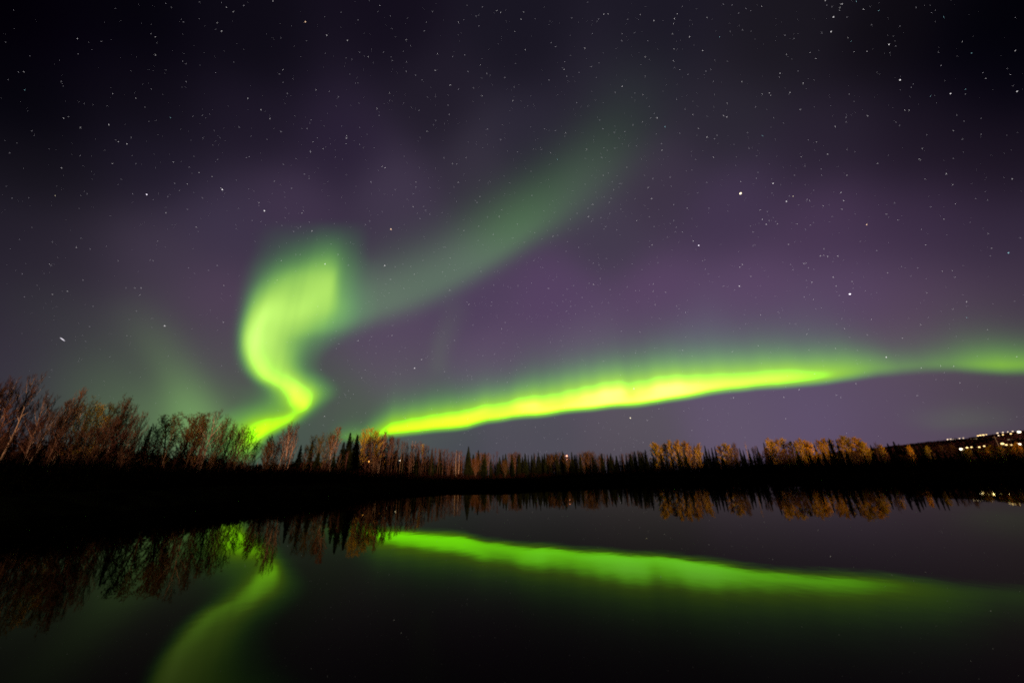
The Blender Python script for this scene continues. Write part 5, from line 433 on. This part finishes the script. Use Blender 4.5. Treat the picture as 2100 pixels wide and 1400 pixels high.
SPECIAL = {"45":"tall bare birch with pale trunks forked low at the left edge","110":"bare birch with one leaning bright pale trunk","159":"tallest orange tipped birch among the left trees","381":"broad domed rusty crown, widest of the left trees","437":"pale grey bare birch forking right beside the domed crown","577":"bare birch with curved bright trunk right of the sky gap","603":"tall thin pinkish birch top right of the sky gap","692":"orange topped birch with long straight pale trunk","719":"left of the two tall spruces near the arc foot","734":"right of the two tall spruces near the arc foot","784":"orange birch touching the foot of the green arc","846":"left one of the twin pale snags","851":"right one of the twin pale snags","859":"dark pointed spruce right of the twin snags","961":"tall lone dark spruce standing above the middle treeline","1565":"dark spruce starting the tall golden row","1733":"widest golden crown, rounded, topping the right bank","1831":"tallest spruce of the dark cluster on the right","312":"small spruce in the dip left of the domed crown"}
for k, x, y, h, wd, px, layer in TREES:
    protos = KIND[k]; i = rnd.randrange(len(protos))
    fresh = [j for j in range(len(protos)) if (k, j) not in used]
    if fresh: i = fresh[0]
    root, W0 = protos[i]
    if (k, i) in used: root = copy_tree(root)
    used.add((k, i))
    gz = ground_z(x, y); H = (h+1.7-gz)*(.955 if k not in ('SP', 'PO', 'SN') else 1)-(.5 if px > 1960 else 0)
    root.location = (x, y, gz-.05); root.rotation_euler = (0, 0, rnd.uniform(0, 6.28))
    s = H/15.; sx = s*rnd.uniform(.85, 1.1)
    if wd: sx = max(.45*s, min(1.9*s, wd/W0*1.3))
    root.scale = (sx, sx, s)
    mk = [m for m in MARKS if m[0] <= px]; mk = mk[-1][1] if mk else MARKS[0][1]
    words, grp = WORDS[k]; key = (k, mk, layer); count[key] = count.get(key, 0)+1; n = count[key]
    o_ = ORD[n-1]
    lab = SPECIAL.get(str(px)) or (f'{o_} {words} right of {mk}' if not layer else f'{o_} half hidden {words} right of {mk}')
    tag(root, lab, CAT.get(k, 'birch'), grp)

# ---------------------------------------------------------------- undergrowth and the woodland behind
B = Mesh(); r = random.Random(3)
for k in range(2600):
    a = r.uniform(-72, 68); d = lerp(DLINE, a)+r.uniform(-15, 8)
    if d < lerp(SHORE, a)+4: d = lerp(SHORE, a)+4+r.random()*5
    x, y = d*math.sin(R(a)), d*math.cos(R(a)); z = ground_z(x, y); h = r.uniform(1.6, 4.2)*(1 if a < -15 else .9)
    for q in range(16):
        dr = rdir(r, r.uniform(0, 6.3), R(r.uniform(45, 88))); B.twig(Vector((x+r.gauss(0, .5), y+r.gauss(0, .5), z-.1)), dr, h*r.uniform(.5, 1), .035, r)
    for q in range(26):
        B.leaf(Vector((x+r.gauss(0, .8), y+r.gauss(0, .8), z+h*r.uniform(.05, .95))), .26, r)
tag(link('undergrowth', B.V, B.F, M['brush']), 'dark brushy undergrowth along the foot of the far trees', 'undergrowth', kind='stuff')
B = Mesh(); HT = sorted([(azr(t[1], t[2])[0], t[3]) for t in TREES])
def local_h(a):
    v = [h for z, h in HT if abs(z-a) < 2.5]; return float(np.percentile(v, 35)) if v else 12.
for k in range(4600):
    a = r.uniform(-74, 68) if k < 3200 else r.uniform(-64, -8); dd = r.uniform(4, 42); d0 = lerp(DLINE, a); d = d0+dd; x, y = d*math.sin(R(a)), d*math.cos(R(a)); z = ground_z(x, y)
    h = ((local_h(a)-.8)*d/d0)*r.uniform(.5, .84)
    B.tube([Vector((x, y, z-.2)), Vector((x, y, z+h))], [.12, .02], 3)
    for q in range(60):
        f = r.random()**.7; w_ = (1-f)*1.7+.25; B.leaf(Vector((x+r.gauss(0, w_*.55), y+r.gauss(0, w_*.55), z+f*h)), .42*(1.1-f*.6), r)
tag(link('woodland', B.V, B.F, M['wood']), 'dense dark woodland massed behind the front row of trees', 'woodland', kind='stuff')

B = Mesh()
for k in range(6500):
    a = r.uniform(38, 70); d = 330*(1440/330)**(r.random()**.6)
    if 49 < a < 56.5 and d < 620: continue
    x, y = d*math.sin(R(a)), d*math.cos(R(a)); z = hill_z(x, y)-.5; h = r.uniform(4, 8)*min(1, .5+d/1600)*(.3 if d > 1300 else 1)
    for q in range(7):
        f = r.random(); B.leaf(Vector((x+r.gauss(0, 1.8), y+r.gauss(0, 1.8), z+f*h)), 1.5*(1.15-f*.7), r)
tag(link('hillside_woods', B.V, B.F, M['hill']), 'low dark woods covering the distant hillside', 'woods', kind='stuff')

# ---------------------------------------------------------------- lamps, mast, post, buildings
def head(rad, stretch=1.):
    bm = bmesh.new(); bmesh.ops.create_icosphere(bm, subdivisions=2, radius=rad)
    for v in bm.verts: v.co.x *= stretch
    V = [v.co.copy() for v in bm.verts]; F = [[v.index for v in f.verts] for f in bm.faces]; bm.free(); return V, F
def lamp(p, zg, rad, m, label, group, name='street_lamp', cat='street lamp', stretch=1., power=0, pc=(1, .7, .3), arm=.9):
    x, y, z = p; zg = min(zg, z-3.5); z += .9 if zg > 20 else 0; root = empty(name, (x, y, zg)); hgt = z-zg; thick = .09*max(1, rad/.5)
    T = Mesh(); T.tube([Vector((0, 0, -.5)), Vector((0, 0, hgt*.55)), Vector((0, 0, hgt-.2))], [thick*1.3, thick, thick*.8], 8); link('pole', T.V, T.F, M['metal'], root)
    T = Mesh(); T.tube([Vector((0, 0, hgt-.25)), Vector((0, -.5*arm, hgt+.05)), Vector((0, -arm, hgt+rad*1.1))], [thick*.7]*3, 6); link('arm', T.V, T.F, M['metal'], root)
    V, F = head(rad, stretch); a = math.atan2(x, y)
    o = link('lamp_head', V, F, m, root); o.location = (0, -arm, hgt); o.rotation_euler = (0, 0, -a)
    tag(root, label, cat, group)
    if power:
        l = bpy.data.lights.new('lamp_light', 'POINT'); l.energy = power; l.color = pc; l.shadow_soft_size = rad+.2
        lo = bpy.data.objects.new('lamp_light', l); col.objects.link(lo); lo.parent = root; lo.location = (0, -arm-rad-.6, hgt-.4)
    return root
L = LIGHTS
RIDGE = ["first lamp of the ridge row, counting from its left end","second lamp of the ridge row, counting from its left end","third lamp of the ridge row, counting from its left end","fourth lamp of the ridge row, counting from its left end","fifth lamp of the ridge row, counting from its left end","sixth lamp of the ridge row, counting from its left end","seventh lamp of the ridge row, counting from its left end","eighth lamp of the ridge row, counting from its left end","ninth lamp of the ridge row, counting from its left end","tenth lamp of the ridge row, counting from its left end","eleventh lamp of the ridge row, counting from its left end","twelfth lamp of the ridge row, counting from its left end","thirteenth lamp of the ridge row, counting from its left end","fourteenth lamp of the ridge row, counting from its left end"]
for i, p in enumerate(L['ridge']):
    lamp(p, hill_z(p[0], p[1]), (.9, .8, 1.0, .9, .7, .6, .9, 1.0, 1.1, .7, .9, .7, .6, .7)[i], M['lamp_dim'] if i < 6 or i > 9 else M['lamp_warm'], RIDGE[i], 'lamps along the hill ridge', stretch=1.9)
for i, p in enumerate(L['hillside']):
    lamp(p, hill_z(p[0], p[1]), (.7, .8, .9, 1.6)[i], (M['lamp_dim'], M['lamp_warm'], M['lamp_warm'], M['lamp_white'])[i],
         ('dimmest of the warm lamps below the ridge row', 'second lamp left of the brilliant white one', 'lamp just left of the brilliant white one', 'brilliant white floodlight, brightest lamp on the hillside')[i], 'lamps below the ridge', stretch=1.4)
for i, p in enumerate(L['town']):
    lamp(p, hill_z(p[0], p[1]), (.8, .6, .55, .45, .5, .45, .75, .6, .5, .8)[i], M['lamp_white'] if i in (0, 9) else M['lamp_warm'], f'{ORD[i]} yellow town lamp behind the trees below the hill', 'town lamps behind the trees', stretch=1.5, power=300 if i in (0, 3, 5, 7, 9) else 0)
for p, m, lab, rad in ((L['bank'][0], 'lamp_orange', 'orange lamp glowing between thin birch stems, lowest left of three', .30), (L['bank'][1], 'lamp_white', 'white lamp low in the dense stand, middle of three', .24), (L['bank'][2], 'lamp_white', 'white lamp right of the dense stand, beside the dark spruce', .27)):
    lamp(p, ground_z(p[0], p[1]), rad, M[m], lab, 'yard lamps among the trees')
x, y, z = L['red'][0]; g = ground_z(x, y); root = empty('radio_mast', (x, y, g)); z -= g
T = Mesh()
for s in range(3):
    c = [Vector((.45*math.cos(s*2.1), .45*math.sin(s*2.1), -.3)), Vector((.2*math.cos(s*2.1), .2*math.sin(s*2.1), z-.3))]; T.tube(c, [.04, .03], 4)
for k in range(14):
    f = k/14; q = .45-.25*f; zz = z*f
    for s in range(3): T.tube([Vector((q*math.cos(s*2.1), q*math.sin(s*2.1), zz)), Vector((q*math.cos(s*2.1+2.1), q*math.sin(s*2.1+2.1), zz+z/14))], [.02, .02], 3)
link('lattice', T.V, T.F, M['metal'], root)
for k, zz in enumerate((z, L['red'][1][2]-g)):
    V, F = head(.62 if k == 0 else .42); o = link('warning_light', V, F, M['lamp_red'], root); o.location = (0, -.5, zz)
tag(root, 'slim mast with two red warning lights standing among the low spruces', 'mast')
x, y, z = L['pole'][0]; z += .8; g = hill_z(x, y); root = empty('utility_pole', (x, y, g)); z -= g
T = Mesh(); T.tube([Vector((0, 0, -.5)), Vector((0, 0, z*.5)), Vector((0, 0, z))], [.2, .17, .12], 8); link('post', T.V, T.F, M['pole'], root)
T = Mesh(); T.tube([Vector((-1.1, 0, z-.7)), Vector((1.1, 0, z-.7))], [.08, .08], 4); T.tube([Vector((-.7, 0, z-.7)), Vector((-.7, 0, z-.4))], [.05, .04], 5); T.tube([Vector((.7, 0, z-.7)), Vector((.7, 0, z-.4))], [.05, .04], 5); link('crossarm', T.V, T.F, M['pole'], root)
tag(root, 'pale utility pole rising above the lit town trees', 'pole')
def house(x, y, zg, wx, dy, hz, lab, nwin):
    root = empty('building', (x, y, zg)); root.rotation_euler = (0, 0, -math.atan2(x, y)); a, b = wx/2, dy/2
    V = [(-a, -b, -2), (a, -b, -2), (a, b, -2), (-a, b, -2), (-a, -b, hz), (a, -b, hz), (a, b, hz), (-a, b, hz)]
    link('wall', V, [(0, 1, 5, 4), (1, 2, 6, 5), (2, 3, 7, 6), (3, 0, 4, 7), (4, 5, 6, 7)], M['wall'], root)
    e = .5; V = [(-a-e, -b-e, hz+.05), (a+e, -b-e, hz+.05), (a+e, b+e, hz+.05), (-a-e, b+e, hz+.05), (-a-e, 0, hz+dy*.3), (a+e, 0, hz+dy*.3)]
    link('roof', V, [(0, 1, 5, 4), (2, 3, 4, 5), (0, 4, 3), (1, 2, 5), (3, 2, 1, 0)], M['dark_bark'], root)
    for k in range(nwin):
        cx = -a+wx*(k+.5)/nwin; ww = wx/nwin*.3; V = [(cx-ww, -b-.06, hz*.4), (cx+ww, -b-.06, hz*.4), (cx+ww, -b-.06, hz*.75), (cx-ww, -b-.06, hz*.75), (cx-ww, -b+.02, hz*.4), (cx+ww, -b+.02, hz*.4), (cx+ww, -b+.02, hz*.75), (cx-ww, -b+.02, hz*.75)]
        link('window', V, [(0, 1, 2, 3), (4, 5, 1, 0), (3, 2, 6, 7), (4, 0, 3, 7), (1, 5, 6, 2)], M['lit_window'], root)
    tag(root, lab, 'building', 'lit buildings on the hill')
def at(a, d): return d*math.sin(R(a)), d*math.cos(R(a))
for a, d, wx, lab, nw in ((51.3, 1340, 24, 'long low building with lit windows on the ridge', 6), (53.35, 1130, 16, 'small lit building below the ridge near the brilliant lamp', 4)):
    x, y = at(a, d); house(x, y, hill_z(x, y)-1.6, wx, wx*.3, 3.6, lab, nw)
